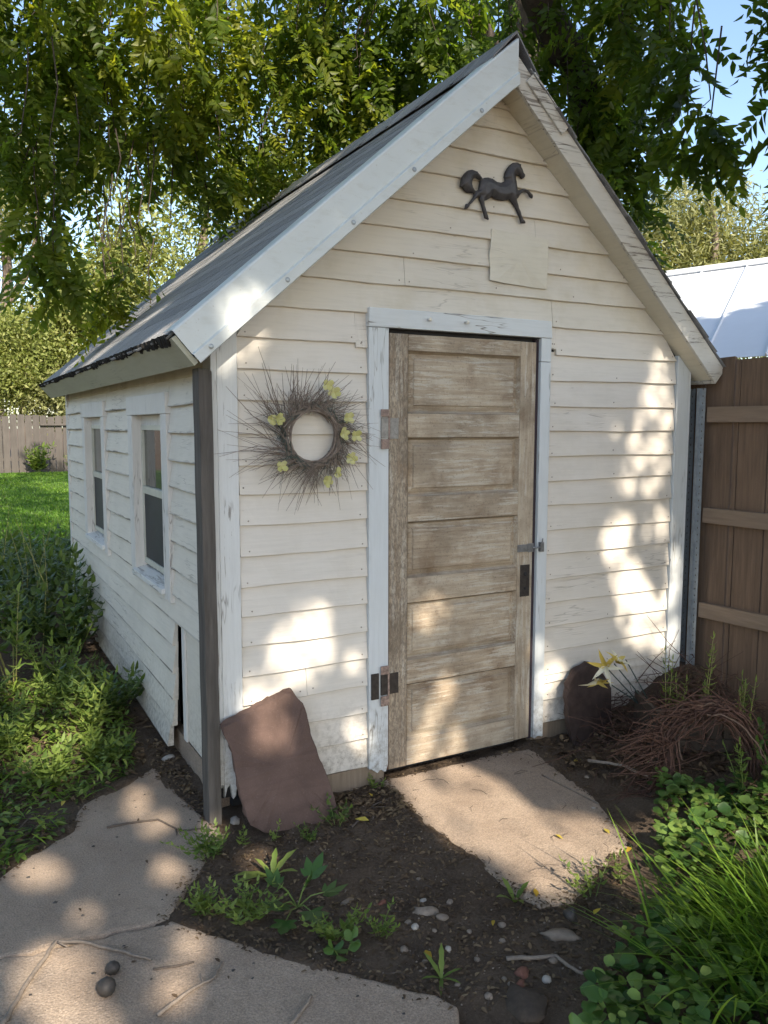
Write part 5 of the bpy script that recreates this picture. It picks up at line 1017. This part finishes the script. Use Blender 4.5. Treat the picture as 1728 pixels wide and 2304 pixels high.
q = np_mesh('blades', np.array(V), np.array(F), M['grass'], gc, np.array(T), True); q['kind'] = 'stuff'
# goldenrod-like weeds by the fence
for i, (x, y, h, lab) in enumerate(((2.31, -.33, .42, 'slender leafy weed in front of the right corner board'), (2.36, -.37, .30, 'shorter leafy weed right beside the one at the corner board'), (2.47, -.42, .46, 'tall narrow weed in front of the steel posts'), (2.43, -.50, .32, 'bent weed left of the lowest fence rail'), (2.44, -.71, .40, 'yellow-green weed before the fence boards, right edge'), (2.16, -.36, .16, 'short yellow-green weed between lily and brush pile'), (2.62, -.55, .33, 'thin dry weed against the fence boards'))):
    weed('goldenrod', lab, (x, y), h, 2 if i < 5 else 3, .055, .22, 'weed', 80 + i, (0, 0), 11, .10, 'leafy weeds rising in front of the fence', 'drystem', tint=(.65, .2), first=.2, droop=.5)
weed('weed', 'sprig of narrow leaves hanging in front of the crate', (2.08, -.98), .26, 4, .05, .3, 'weed', 90, (0, 0), 6, .35, tint=(.55, .15))
weed('weed', 'round-leaved sprig rising at the right edge below the fence', (2.24, -1.04), .24, 4, .055, .85, 'ivy', 91, (0, 0), 4, .4, detail=2, tint=(.6, .15))
weed('weed', 'shady round-leaved plant at the right edge before the fence', (2.44, -.86), .30, 4, .06, .85, 'ivy', 92, (0, 0), 4, .35, detail=2, tint=(.4, .15))
# weeds by the far fence
weed('fence_weed', 'green shrub growing against the far picket fence', (1.92, 26.4), 1.05, 14, .30, .45, 'weed', 95, (0, 0), 7, .35, cat='bush')
weed('fence_weed', 'straggly weed by the far fence post', (2.95, 26.3), 1.0, 9, .24, .25, 'weed', 96, (0, 0), 6, .4, cat='bush', stemmat='drystem')
weed('fence_weed', 'low weeds at the foot of the far fence beside the shed corner', (3.25, 24.6), .8, 18, .22, .4, 'weed', 97, (0, 0), 6, .6, cat='bush')

# ------------------------------------------------------------------ stones, sticks, nuts, fallen leaves
def blob(name, pos, size, mat, seed, label, cat, group=None, sq=(1, 1, .7), rough=.12):
    r = np.random.default_rng(seed); me = bpy.data.meshes.new(name); import bmesh as _b; bm = _b.new(); _b.ops.create_icosphere(bm, subdivisions=2, radius=1); ax = r.normal(0, 1, (4, 3))
    for v in bm.verts:
        c = np.array(v.co); k = 1 + rough * sum(math.sin(float(c @ ax[i]) * (2 + i) + i) for i in range(4)) * .5; v.co = Vector((c[0] * sq[0] * k * size, c[1] * sq[1] * k * size, c[2] * sq[2] * k * size))
    bm.to_mesh(me); bm.free(); me.polygons.foreach_set('use_smooth', [True] * len(me.polygons)); o = link(name, me, M[mat]); o.location = pos; o.rotation_euler = (0, 0, r.uniform(0, 6)); tag(o, label, cat, group); return o
blob('walnut', (-.611, -.835, -.027), .021, 'walnut', 1, 'smaller brown walnut on the path, behind the round black one', 'walnut', 'walnuts lying on the concrete path', (1, 1.05, .95), .05)
w1 = blob('walnut', (-.645, -.925, -.019), .028, 'walnut', 2, 'larger round black walnut on the concrete path', 'walnut', 'walnuts lying on the concrete path', (1, 1, .98), .03)
def stone(pos, size, mat, seed, label, sq=(1, .8, .5), rough=.2, cat='stone', group=None): return blob('stone', (pos[0], pos[1], float(gz(*pos)) + size * sq[2] * .05), size, mat, seed, label, cat, group, sq, rough)
stone((.403, -1.0), .036, 'pebble', 3, 'flat grey-tan stone in the bare soil, largest of its cluster', (1.3, .7, .5)); stone((.435, -1.062), .022, 'pebble', 4, 'smooth tan pebble right of the flat grey-tan stone'); stone((.726, -1.33), .045, 'pebble', 5, 'pale stone under a dark walnut husk near the ground cover', (1.4, .8, .45), .3); stone((.553, -1.47), .015, 'pebble2', 6, 'round white pebble near the lower edge', (1, 1, .9), .06)
stone((.425, -1.535), .075, 'crate', 7, 'large dark flat rock at the bottom edge beside the path end', (1.1, .8, .35), .25); stone((.033, -.06), .026, 'pebble2', 8, 'small pale stone at the foot of the sandstone slab by the post', (1.2, .8, .7), .25); stone((-.05, .755), .024, 'pebble2', 9, 'white stone under the torn corner of the side wall', (1.4, .8, .7), .2); stone((.20, -.80), .020, 'pebble', 10, 'flat pale chip in the middle of the bare soil', (1.6, .7, .4))
stone((.50, -1.415), .020, 'brick', 11, 'red brick crumb near the white pebble', (1.1, .9, .6), .3, 'brick chip'); stone((.47, -1.45), .016, 'brick', 12, 'smaller red brick crumb beside the first one', (1.1, .9, .6), .3, 'brick chip'); stone((.31, -.86), .016, 'brick', 13, 'dull red chip in the soil right of the broad seedling', (1.5, .8, .5), .3, 'brick chip')
blob('walnut_husk', (.775, -1.325, .0), .022, 'walnut', 14, 'dark walnut husk sitting on the pale stone', 'walnut', None, (1, 1, 1.1), .2)
pr = np.random.default_rng(77)
for i, q in enumerate(((.323, -1.068), (.323, -1.027), (.441, -1.406), (.439, -1.442), (.422, -1.288), (.362, -1.214), (.35, -1.45), (.27, -1.22), (.55, -1.25), (.60, -1.18), (.44, -.93), (.52, -.98), (.38, -1.10), (1.42, -.62), (1.50, -.55), (1.44, -.72), (.62, -1.42), (.30, -1.36), (.24, -1.14), (.48, -1.16), (1.50, -.40), (1.62, -.48), (.50, -.80), (.16, -.95))):
    stone(q, pr.uniform(.008, .016), 'pebble' if i % 5 else 'pebble2', 100 + i, 'small rounded pebble lying loose on the bare soil', (1.1, .9, .7), .12, 'pebble', 'loose pebbles on the bare soil')
br = np.random.default_rng(78); crumbs = MB()
for i in range(900):
    u, v_ = br.uniform(-.3, 1.3), br.uniform(-1.65, -.1)
    if not in_poly(np.array([[u, v_]]), SOILP)[0]: continue
    s_ = br.uniform(.0015, .005); z = float(gz(u, v_)) + s_ * .3; d3 = [br.uniform(.6, 1.3) * s_ for _ in range(4)]
    crumbs.add([(u + d3[0], v_, z), (u, v_ + d3[1], z), (u - d3[2], v_, z), (u, v_ - d3[3], z), (u, v_, z + s_)], [(0, 1, 4), (1, 2, 4), (2, 3, 4), (3, 0, 4)])
tag(crumbs.build('grit', M['pebble']), 'fine grit scattered over the dark soil', 'grit', kind='stuff')
def stick(name, pts, r0, r1, mat, label, z=None, side=(), cat='stick'):
    mb = MB(); P = []
    for i, q in enumerate(pts):
        zz = (z if z is not None else max(float(gz(q[0], q[1])), -.06)) + r0 * .9 + (q[2] if len(q) > 2 else 0); P.append(np.array([q[0], q[1], zz]))
    Q = []
    for i in range(len(P) - 1):
        for t in np.linspace(0, 1, 5, endpoint=False): Q.append(P[i] + (P[i + 1] - P[i]) * t + rng.normal(0, r0 * .25, 3) * np.array([1, 1, .2]))
    Q.append(P[-1]); mb.tube(Q, [r0 + (r1 - r0) * i / (len(Q) - 1) for i in range(len(Q))], 7)
    for i, d in side: mb.tube([Q[i], Q[i] + np.array(d)], [r1, r1 * .5], 5)
    return tag(mb.build(name, M[mat], None, True), label, cat)
stick('stick', [(-.93, -.93), (-.84, -.76), (-.745, -.60), (-.665, -.644), (-.57, -.75), (-.496, -.835)], .0075, .004, 'stick', 'long pale forked stick on the concrete path by the walnuts', -.045, [(10, (.03, -.05, .0))])
stick('stick', [(-.463, .114), (-.36, .105), (-.261, .079), (-.203, -.061), (-.108, -.087)], .005, .003, 'twig', 'thin crooked twig on the path near the post', -.047, [(14, (-.01, -.06, 0))])
stick('stick', [(-.534, -1.088), (-.43, -1.03), (-.349, -1.008), (-.304, -.951)], .006, .003, 'stick', 'brown twig on the path right of the walnuts', -.045, [(8, (.0, .03, .01))]); stick('stick', [(-.50, -.88), (-.43, -.90), (-.38, -.905)], .004, .003, 'twig', 'short dark twig on the path right of the walnut pair', -.045)
stick('stick', [(1.699, -.40, .03), (1.787, -.55, .02), (1.80, -.67, .02), (1.83, -.83, .01)], .008, .005, 'stick', 'pale bare stick lying across the front of the vine wreath'); stick('stick', [(1.458, -.35), (1.47, -.52), (1.482, -.70)], .004, .003, 'stick', 'thin straight stick along the right edge of the door slab', -.043)
stick('stick', [(.496, -1.345), (.57, -1.38), (.639, -1.41), (.65, -1.5), (.683, -1.545)], .0075, .005, 'stick', 'curved grey stick near the white pebble'); stick('stick', [(.44, -.36), (.52, -.30), (.60, -.24), (.76, -.215)], .0055, .003, 'twig', 'forked brown twig in the litter right of the sandstone slab', None, [(9, (.06, -.04, .01))]); stick('stick', [(-.22, -1.30), (-.15, -1.25), (-.12, -1.22)], .006, .004, 'stick', 'short mossy twig at the bottom edge of the path', -.045); stick('stick', [(-.88, .10, .02), (-.80, .22, .03), (-.72, .35, .03)], .005, .003, 'twig', 'grey twig lying in the left bed by the path edge')
bk = empty('bark_pile', (-.04, 2.98, 0)); tag(bk, 'broken plates of pinkish bark piled against the side wall', 'bark'); rk = np.random.default_rng(44)
for i in range(8):
    c = np.array([-.05 + rk.normal(0, .02), 2.98 + rk.normal(0, .09), float(gz(-.05, 2.98)) + .012 + .016 * i]); a_ = rk.normal(1.2, .5); u_ = np.array([math.cos(a_) * .5, math.sin(a_), rk.normal(0, .2)]) * rk.uniform(.06, .11); v_ = np.array([-math.sin(a_), math.cos(a_) * .5, rk.normal(.2, .3)]) * rk.uniform(.02, .035); t_ = np.array([0, 0, .010])
    P = [c - u_ - v_, c + u_ * .8 - v_ * .7, c + u_ + v_ * .4, c + v_, c - u_ * .9 + v_ * .6]
    for q in P: q[0] = min(q[0], -.035)
    mb = MB(); mb.prism(P, [q + t_ for q in P]); mb.build('bark_plate', M['palebark'], bk, bevel=.003)
def fallen(i, x, y, z, L, tint, label, mat='yellow', group=None):
    r = np.random.default_rng(300 + i); a = r.uniform(0, 6.28); LV = Leaves(); d = np.array([math.cos(a), math.sin(a), .12]); LV.add((x, y, z + .006), d, (-math.sin(a), math.cos(a), r.normal(0, .25)), L, L * .38, tint); o = LV.build('fallen_leaf', M[mat], fold=.2, droop=.12); tag(o, label, 'leaf', group or 'fallen leaves on slab and soil')
fallen(1, .525, -.35, -.05, .062, .8, 'bright yellow fallen leaf right of the sandstone slab'); fallen(2, 1.13, -.83, -.043, .045, .6, 'pale yellow fallen leaf in the middle of the door slab'); fallen(3, 1.33, -.93, -.043, .045, .8, 'yellow fallen leaf near the right edge of the door slab'); fallen(4, 1.33, -1.05, -.045, .05, .1, 'orange fallen leaf at the edge of the ground cover'); fallen(5, .29, -1.19, -.055, .06, .1, 'curled orange-brown leaf near the path end'); fallen(6, .891, -1.31, -.05, .05, .5, 'olive yellow leaf between husk and ground cover'); fallen(7, .577, -1.165, -.055, .035, .2, 'small curled ochre leaf in the middle of the litter')
fallen(8, -.60, .30, .02, .05, .6, 'yellow leaf lying on the weeds left of the path'); fallen(9, .64, -.16, -.05, .04, .3, 'ochre leaf in the litter beside the left casing'); fallen(10, 1.72, -.33, -.03, .06, .5, 'olive yellow leaf on soil right of the door'); fallen(11, .78, -1.14, -.045, .055, .05, 'rusty brown leaf at the front corner of the door slab')
for i in range(22):
    x, y = rng.uniform(-.95, .1), rng.uniform(-1.4, .3)
    if in_poly(np.array([[x, y]]), PATH)[0] or (y < -.66 and x < -.4 + (-.65 - y) * .85 - .05): fallen(30 + i, x, y, -.047, rng.uniform(.012, .03), rng.uniform(0, .3), 'tiny dark leaf scrap lying on the concrete path', 'litter', 'leaf scraps on the concrete path')
mb = MB(); rh = np.random.default_rng(91)
for i in range(70):
    x, y = rh.uniform(-.95, .15), rh.uniform(-1.5, .4)
    if not (in_poly(np.array([[x, y]]), PATH)[0] or (y < -.68 and x < -.4 + (-.65 - y) * .85 - .06)): continue
    s_ = rh.uniform(.003, .011); k = 7; A = [(x + s_ * rh.uniform(.6, 1.2) * math.cos(q * 6.283 / k), y + s_ * rh.uniform(.5, 1.0) * math.sin(q * 6.283 / k), -.0465) for q in range(k)]; mb.add(A + [(x, y, -.045 + s_ * .4)], [(q, (q + 1) % k, k) for q in range(k)])
tag(mb.build('husk_crumbs', M['walnut']), 'dark walnut husk crumbs scattered over the concrete path', 'husk bits', kind='stuff')

# ------------------------------------------------------------------ trees
E1 = unit(np.cross([0, 0, 1.0], SUN)); E2 = np.cross(SUN, E1)
def sunplane(P): P = np.asarray(P, float); return np.stack([P @ E1, P @ E2], 1)
GAPS = [(sunplane([(x, -.02, z) for x, z in g]), .07 if max(q[1] for q in g) < 1.2 else .085) for g in GAP_WALL] + [(sunplane([(x, y, -.03) for x, y in g]), .012) for g in GAP_GROUND]
GAPS += [(sunplane([(x, -.16, z) for x, z in ((.16, 2.12), (.14, 2.07), (.09, 2.04), (.03, 2.05), (0, 2.08), (0, 2.13), (.03, 2.17), (.09, 2.18), (.14, 2.16))]), .30),
         (sunplane([(-.02, 0, 1.80), (.0, 0, 1.95), (.19, 0, 2.05), (.19, 0, 1.91), (.10, 0, 1.84)]), .09),
         (sunplane([(x, y, z) for x, y, z in ((.10, -.15, .42), (.22, -.13, .44), (.27, -.15, .36), (.22, -.17, .24), (.15, -.17, .27), (.09, -.16, .34))]), .06), (sunplane([(x, y, .22) for x, y in GAP_GRASS]), .02)]
GAPS += [(sunplane(g), .03) for g in GAP_ROOF] + [(sunplane(g), .015) for g in GAP_BED]
def lit(P, thin=True):
    """gaps in the crown: a few leaves stay, so the patches of light are broken and uneven"""
    Q = sunplane(P); m = np.zeros(len(Q), bool); u = np.random.default_rng(12).random(len(Q))
    for g, pr_ in GAPS: m |= in_poly(Q, g) & (u > (pr_ if thin else 0))
    return m
rt = np.random.default_rng(5)
wt = empty('walnut_tree', (4.15, 3.5, 0)); tag(wt, 'large walnut tree whose drooping boughs overhang the shed', 'tree')
def limb(name, pts, radii, parent, mat='bark', n_=10):
    P = [np.array(q, float) for q in pts]; Q = []; Rr = []
    for i in range(len(P) - 1):
        p0, p1, p2, p3 = P[max(i - 1, 0)], P[i], P[i + 1], P[min(i + 2, len(P) - 1)]
        for t in np.linspace(0, 1, 6, endpoint=False):
            Q.append(.5 * (2 * p1 + (p2 - p0) * t + (2 * p0 - 5 * p1 + 4 * p2 - p3) * t * t + (3 * p1 - p0 - 3 * p2 + p3) * t ** 3)); Rr.append(radii[i] + (radii[i + 1] - radii[i]) * t)
    Q.append(P[-1]); Rr.append(radii[-1]); Q = [q + rt.normal(0, .12, 3) * r_ for q, r_ in zip(Q, Rr)]
    mb = MB(); mb.tube(Q, [r_ * rt.uniform(.92, 1.08) for r_ in Rr], n_); return mb.build(name, M[mat], parent, True)
limb('trunk', [(4.15, 3.5, -.2), (4.14, 3.5, .6), (4.1, 3.5, 1.8), (4.08, 3.45, 3.2), (4.1, 3.4, 4.6), (4.1, 3.1, 6.4), (4.0, 2.4, 8.4)], [.40, .31, .27, .25, .22, .17, .10], wt, n_=14)
limb('branch', [(4.08, 3.45, 3.0), (3.75, 2.0, 3.30), (3.05, 1.2, 3.80), (2.41, .9, 4.11), (1.76, .49, 4.5), (.8, -.3, 5.4), (-.6, -1.8, 6.3), (-2.0, -4.4, 6.6)], [.15, .13, .115, .10, .09, .075, .06, .03], wt)
limb('branch', [(4.1, 3.1, 6.2), (4.3, 1.4, 6.9), (3.8, -1.2, 7.3), (2.8, -4.6, 7.4), (1.6, -7.4, 7.2), (.4, -9.5, 6.6)], [.16, .14, .12, .10, .07, .03], wt)
limb('branch', [(4.1, 3.4, 4.8), (3.3, 3.1, 5.3), (2.2, 2.8, 5.6), (.8, 2.7, 5.5), (-.5, 2.6, 4.9), (-1.0, 2.5, 4.2)], [.12, .09, .075, .06, .04, .02], wt)
limb('branch', [(4.3, 1.4, 6.9), (3.9, .1, 5.6), (3.3, -.6, 4.4), (2.75, -.75, 3.6)], [.06, .045, .03, .012], wt, n_=7)
mbt = MB()
LV = Leaves()
def lobe(c, rad, n_, lw=.066, tint=.5, droop=.75, hang=.0):
    lw = lw * rt.uniform(.82, 1.18); tint = tint + rt.normal(0, .10)
    c = np.array(c, float); d = unit(rt.normal(0, 1, (n_, 3))) * (rt.random((n_, 1)) ** (1 / 2.6)); P = c + d * np.array(rad)
    a = rt.uniform(0, 6.283, n_); dr = np.stack([np.cos(a) * rt.uniform(.3, 1, n_), np.sin(a) * rt.uniform(.3, 1, n_), -droop * rt.uniform(.3, 1.4, n_)], 1)
    compound(LV, P, dr, rt.uniform(.20, .36, n_), 7, lw, rt, np.clip(rt.normal(tint, .16, n_), 0, 1))
    for i in range(0, n_, 11):                             # hanging twigs that carry the sprays
        q = P[i] + np.array([rt.normal(0, .05), rt.normal(0, .05), rt.uniform(.25, .6)]); mbt.tube([q, (q + P[i]) / 2 + rt.normal(0, .03, 3), P[i], P[i] + dr[i] * .15], [.005, .0045, .0035, .002], 5, False)
V_ = [((-.36, 2.28, 2.72), (.18, .3, .36), 42), ((.02, 2.6, 2.62), (.16, .22, .30), 34), ((.42, 2.85, 3.05), (.26, .3, .34), 50), ((-.39, 2.61, 3.95), (.62, .6, .62), 210), ((-.43, 2.35, 3.35), (.36, .4, .34), 60), ((-.35, 2.2, 4.6), (.8, .7, .6), 150), ((.39, 2.69, 4.2), (.75, .7, .70), 250), ((.05, 2.49, 3.0), (.28, .35, .50), 75), ((.31, 2.95, 2.66), (.16, .2, .26), 22), ((.75, 2.75, 3.55), (.45, .4, .42), 90),
      ((1.25, 2.75, 4.35), (.85, .7, .75), 280), ((1.22, 2.9, 3.62), (.5, .45, .34), 90), ((2.05, 2.75, 4.55), (.75, .65, .8), 250), ((2.0, 2.7, 3.95), (.55, .4, .33), 90),
      ((2.75, 2.4, 4.6), (.6, .5, .7), 160), ((2.71, .95, 4.1), (.55, .5, .58), 170), ((3.15, 1.06, 3.5), (.34, .34, .48), 95), ((3.45, 1.3, 3.0), (.30, .3, .45), 60), ((2.95, 1.0, 3.6), (.4, .36, .4), 75), ((2.60, .30, 3.95), (.34, .3, .38), 60), ((2.52, -.17, 3.16), (.11, .12, .16), 16), ((2.53, .0, 3.55), (.14, .14, .22), 14),
      ((2.57, -.855, 3.5), (.20, .24, .36), 90), ((2.73, -.82, 3.02), (.11, .16, .28), 40), ((2.92, -.75, 3.3), (.25, .35, .55), 70), ((2.9, -1.0, 3.95), (.3, .4, .35), 50), ((1.5, 1.9, 5.2), (.9, .6, .4), 80), ((2.5, .5, 4.9), (.7, .5, .3), 80)]
for c, rad, n_ in V_: lobe(c, rad, int(n_ * 1.25), tint=.52 if c[0] < 2.3 else .42)
# unseen crown towards the sun, leaves cut away to shape the patches of light
ns = 21000; e1 = rt.uniform(-3.4, 3.6, ns); e1 = np.where(E1[0] > 0, e1, -e1); e1 = e1 + (1.0 if E1[0] > 0 else -1.0) * .9; e2 = rt.uniform(-1.5, 4.35, ns); t = rt.uniform(8.8, 12.6, ns)
P = e1[:, None] * E1 + e2[:, None] * E2 + t[:, None] * SUN; ok = P[:, 2] > 2.0
P = P[ok]; n_ = len(P); a = rt.uniform(0, 6.283, n_); dr = np.stack([np.cos(a), np.sin(a), -rt.uniform(.1, .9, n_)], 1)
S2 = Leaves(); compound(S2, P, dr, rt.uniform(.22, .34, n_), 5, .098, rt, np.clip(rt.normal(.5, .16, n_), 0, 1))
b, d, sd, L, W, tt = LV.cat(); mid = b + unit(d) * L[:, None] * .5; keep = ~lit(mid)
o = LV.build('crown', M['leaf'], wt, keep=keep); o['kind'] = 'stuff'
b, d, sd, L, W, tt = S2.cat(); mid = b + unit(d) * L[:, None] * .5; keep = ~(lit(mid) | lit(b) | lit(b + unit(d) * L[:, None]))
o = S2.build('crown', M['leaf'], wt, keep=keep, detail=0); o['kind'] = 'stuff'
o = mbt.build('twigs', M['bark'], wt); o['kind'] = 'stuff'

def cloud_tree(name, label, base, trunk, lobes, leaf, mat, seed, bark='palebark', limbs=(), wd=.45, group=None, parent=None, tint=.55, cat='tree', gapn=0):
    r = np.random.default_rng(seed); tr = empty(name, base); tag(tr, label, cat, group)
    if trunk: limb('trunk', trunk[0], trunk[1], tr, bark)
    for pts, rad in limbs: limb('branch', pts, rad, tr, bark, 7)
    LVt = Leaves()
    for c, rad, n_ in lobes:
        c = np.array(c, float); rad = np.array(rad, float); k = max(4, int(n_ / 90)); cc = c + unit(r.normal(0, 1, (k, 3))) * (r.random((k, 1)) ** .45) * rad
        for q in cc:
            m = int(n_ / k); P = q + r.normal(0, 1, (m, 3)) * rad * np.array([.17, .17, .13]); d = r.normal(0, 1, (m, 3)) + np.array([0, 0, -.4]); s = r.normal(0, 1, (m, 3)); Ls = leaf * r.uniform(.6, 1.2, m)
            LVt.add(P, d, s, Ls, Ls * wd, np.clip(r.normal(tint, .2, m), 0, 1))
    kp = None
    o = LVt.build('crown', M[mat], tr, detail=0); o['kind'] = 'stuff'; return tr
# added tree, unseen at the left; its crown is laid out to shade the lawn
sh = empty('shade_tree', (-6.5, 7.5, 0)); tag(sh, 'added unseen tree whose high crown shades the lawn', 'tree')
limb('trunk', [(-6.5, 7.5, -.1), (-6.4, 7.4, 2.5), (-6.0, 7.2, 5.0), (-5.0, 6.8, 7.2), (-3.4, 6.4, 8.6), (-1.2, 6.2, 9.4)], [.42, .32, .27, .22, .15, .08], sh)
limb('branch', [(-6.0, 7.2, 5.0), (-5.2, 4.0, 6.8), (-4.0, 1.0, 7.8), (-2.6, -2.0, 8.2)], [.2, .16, .11, .06], sh)
ns = 22000; x = rt.uniform(-7, 5.5, ns); y = rt.uniform(9.5, 29, ns); h = 6.3 + .18 * y + rt.uniform(-.7, 1.0, ns)
mk = (vnoise(x * .9, y * .28, 1.1) + .35 * vnoise(x, y, 2.3)) < .74; x, y, h = x[mk], y[mk], h[mk]
P = np.stack([x, y, np.zeros(len(x))], 1) + SUN * (h / SUN[2])[:, None]
SH = Leaves(); k = len(P); SH.add(P, rt.normal(0, 1, (k, 3)), rt.normal(0, 1, (k, 3)), rt.uniform(.16, .30, k), rt.uniform(.09, .16, k), np.clip(rt.normal(.5, .2, k), 0, 1))
b = SH.cat()[0]; o = SH.build('crown', M['leaf'], sh, detail=0, keep=~lit(b)); o['kind'] = 'stuff'
# leaves set along the sun rays to shade the lower part of the neighbour's roof
nn_ = 7000; s_ = rt.uniform(.2, 7.6, nn_); t_ = rt.uniform(-.1, 2.3, nn_) * (.75 + .25 * np.sin(s_ * 1.7)); Q = A_ + s_[:, None] * de + t_[:, None] * up_ + SUN * rt.uniform(8.5, 11, (nn_, 1))
# ------------------------------------------------------------------ background trees
mp = empty('roof_shade_tree', (10.5, -8.5, 0)); tag(mp, 'added unseen tree at the right whose crown shades the metal roof', 'tree')  # added out of view, its leaves placed only to shade the metal roof
limb('trunk', [(10.5, -8.5, -.1), (10.2, -8.3, 2.5), (9.2, -7.6, 5.0), (7.8, -6.6, 7.0)], [.4, .3, .22, .1], mp)
MP = Leaves(); MP.add(Q, rt.normal(0, 1, (nn_, 3)), rt.normal(0, 1, (nn_, 3)), rt.uniform(.2, .34, nn_), rt.uniform(.12, .2, nn_), .5); o = MP.build('crown', M['leaf'], mp, detail=0); o['kind'] = 'stuff'
GB = 'trees and shrubs beyond the far fence'
cloud_tree('background_tree', 'pale sunlit tree with bare forked limbs at the upper left', (1.5, 36, 0), ([(1.2, 36, 0), (1.3, 36, 4), (2.0, 36, 8), (1.4, 36, 12)], [.4, .32, .22, .1]), [((1.2, 36, 10.5), (3.2, 2.5, 3.2), 9000), ((-1.5, 36, 8), (2.5, 2.5, 3), 6000), ((3.5, 36, 13), (3, 2.5, 2.5), 6000)], .24, 'willow', 201, limbs=[([(1.3, 36, 5), (.2, 35.6, 7), (-1.4, 35.4, 8.4)], [.22, .16, .08]), ([(1.7, 36, 6.4), (2.9, 35.5, 8.6), (3.2, 35.2, 11)], [.2, .14, .06]), ([(1.5, 36, 8.6), (.4, 35.5, 10.6), (-.6, 35.3, 12.4)], [.14, .1, .05])], wd=.3, group=GB, tint=.6)
cloud_tree('background_tree', 'bright green leafy tree behind the far fence, left of the roof', (3.4, 30.5, 0), ([(3.4, 30.5, 0), (3.5, 30.5, 2.5), (4.0, 30.3, 5.0), (4.6, 30.1, 7.5)], [.2, .16, .12, .05]), [((4.2, 30.0, 5.6), (2.2, 1.6, 2.4), 11000), ((2.2, 30.0, 4.4), (1.8, 1.4, 1.7), 7000), ((5.8, 30.0, 7.2), (1.8, 1.4, 2.2), 7000)], .22, 'leafhi', 202, limbs=[([(3.7, 30.4, 3.6), (2.7, 29.8, 5.0), (2.2, 29.6, 6.0)], [.1, .07, .03]), ([(4.2, 30.2, 5.6), (5.3, 29.6, 7.0), (5.6, 29.5, 8.2)], [.09, .06, .03])], group=GB, tint=.62)
cloud_tree('background_shrub', 'deep green shrub rising over the far fence at the left edge', (1.6, 28.6, 0), ([(1.6, 28.6, 0), (1.7, 28.6, 2), (1.9, 28.5, 3.8)], [.12, .09, .04]), [((1.7, 28.6, 3.7), (1.5, 1.1, 1.9), 6500), ((.2, 28.8, 3.4), (1.4, 1.1, 1.8), 5200)], .18, 'leafhi', 203, group=GB, tint=.55, cat='shrub')
cloud_tree('background_shrub', 'sunlit yellowish shrub behind the fence beside the shed corner', (3.2, 28.6, 0), ([(3.2, 28.6, 0), (3.2, 28.6, 1.6), (3.3, 28.5, 2.6)], [.1, .08, .03]), [((3.1, 28.5, 2.6), (1.4, 1.0, 1.2), 6500)], .18, 'willow', 204, group=GB, tint=.45, cat='shrub')
for i, (x, y, lab) in enumerate(((8.5, 30, 'tall leafy tree glimpsed behind the walnut boughs, left part of the roof'), (13.5, 30, 'tall leafy tree glimpsed behind the walnut boughs above the gable'), (18.5, 29, 'tall leafy tree glimpsed behind the walnut boughs, right part of the roof'))):
    cloud_tree('background_tree', lab, (x, y, 0), ([(x, y, 0), (x, y, 5), (x + .4, y, 10)], [.35, .28, .15]), [((x, y, 9), (4, 2.5, 4.7), 6500)], .26, 'leafhi', 205 + 20 * i, group=GB, tint=.6)
cloud_tree('willow_tree', 'pale feathery tree with bare limbs behind the metal roof', (17.5, 11.5, 0), ([(17.0, 12.0, 0), (17.0, 12.0, 3.0), (17.3, 11.9, 5.0)], [.3, .24, .18]), [((17.0, 12.6, 6.2), (2.4, 1.6, 2.2), 17000), ((19.4, 11.2, 5.4), (2.4, 1.6, 2.0), 15000), ((15.2, 12.8, 4.6), (1.8, 1.3, 1.5), 9000), ((22.5, 9.5, 6.0), (2.8, 1.8, 2.6), 10000)], .22, 'willow', 206, limbs=[([(17.0, 12.0, 4.2), (15.8, 11.9, 5.0), (14.8, 12.0, 5.3)], [.12, .08, .04]), ([(17.0, 11.9, 4.0), (18.4, 11.0, 5.2), (20.0, 10.2, 6.3)], [.13, .09, .05]), ([(17.2, 11.9, 5.0), (17.0, 11.8, 6.6), (16.6, 11.8, 7.9)], [.12, .08, .04])], wd=.22, tint=.55)
cloud_tree('background_shrub', 'mixed green hedge behind the metal roof', (14.5, 9.5, 0), None, [((13.2, 10.0, 3.2), (1.6, 1.2, 1.4), 5000), ((15.8, 8.4, 3.4), (1.8, 1.3, 1.5), 5500), ((18.5, 6.5, 3.6), (2.0, 1.4, 1.7), 5000)], .14, 'leafhi', 207, tint=.6, cat='shrub')
# yard trees out of frame on the left; they close the horizon and show in the window glass
for i, (x, y, h) in enumerate(((-13, 5, 7), (-15, 13, 8), (-11, 21, 7.5), (-14, -4, 7))):
    cloud_tree('yard_tree', ['bushy yard tree left of the shed, level with its windows', 'second bushy yard tree farther along the left side', 'yard tree near the far left end of the lawn', 'yard tree to the left behind the photographer'][i], (x, y, 0), ([(x, y, -.1), (x, y, h * .35), (x + .3, y, h * .6)], [.25, .2, .1]), [((x, y, h * .55), (2.6, 3.4, h * .42), 3600)], .32, 'leafhi', 220 + i, tint=.5, group='yard trees along the left side')
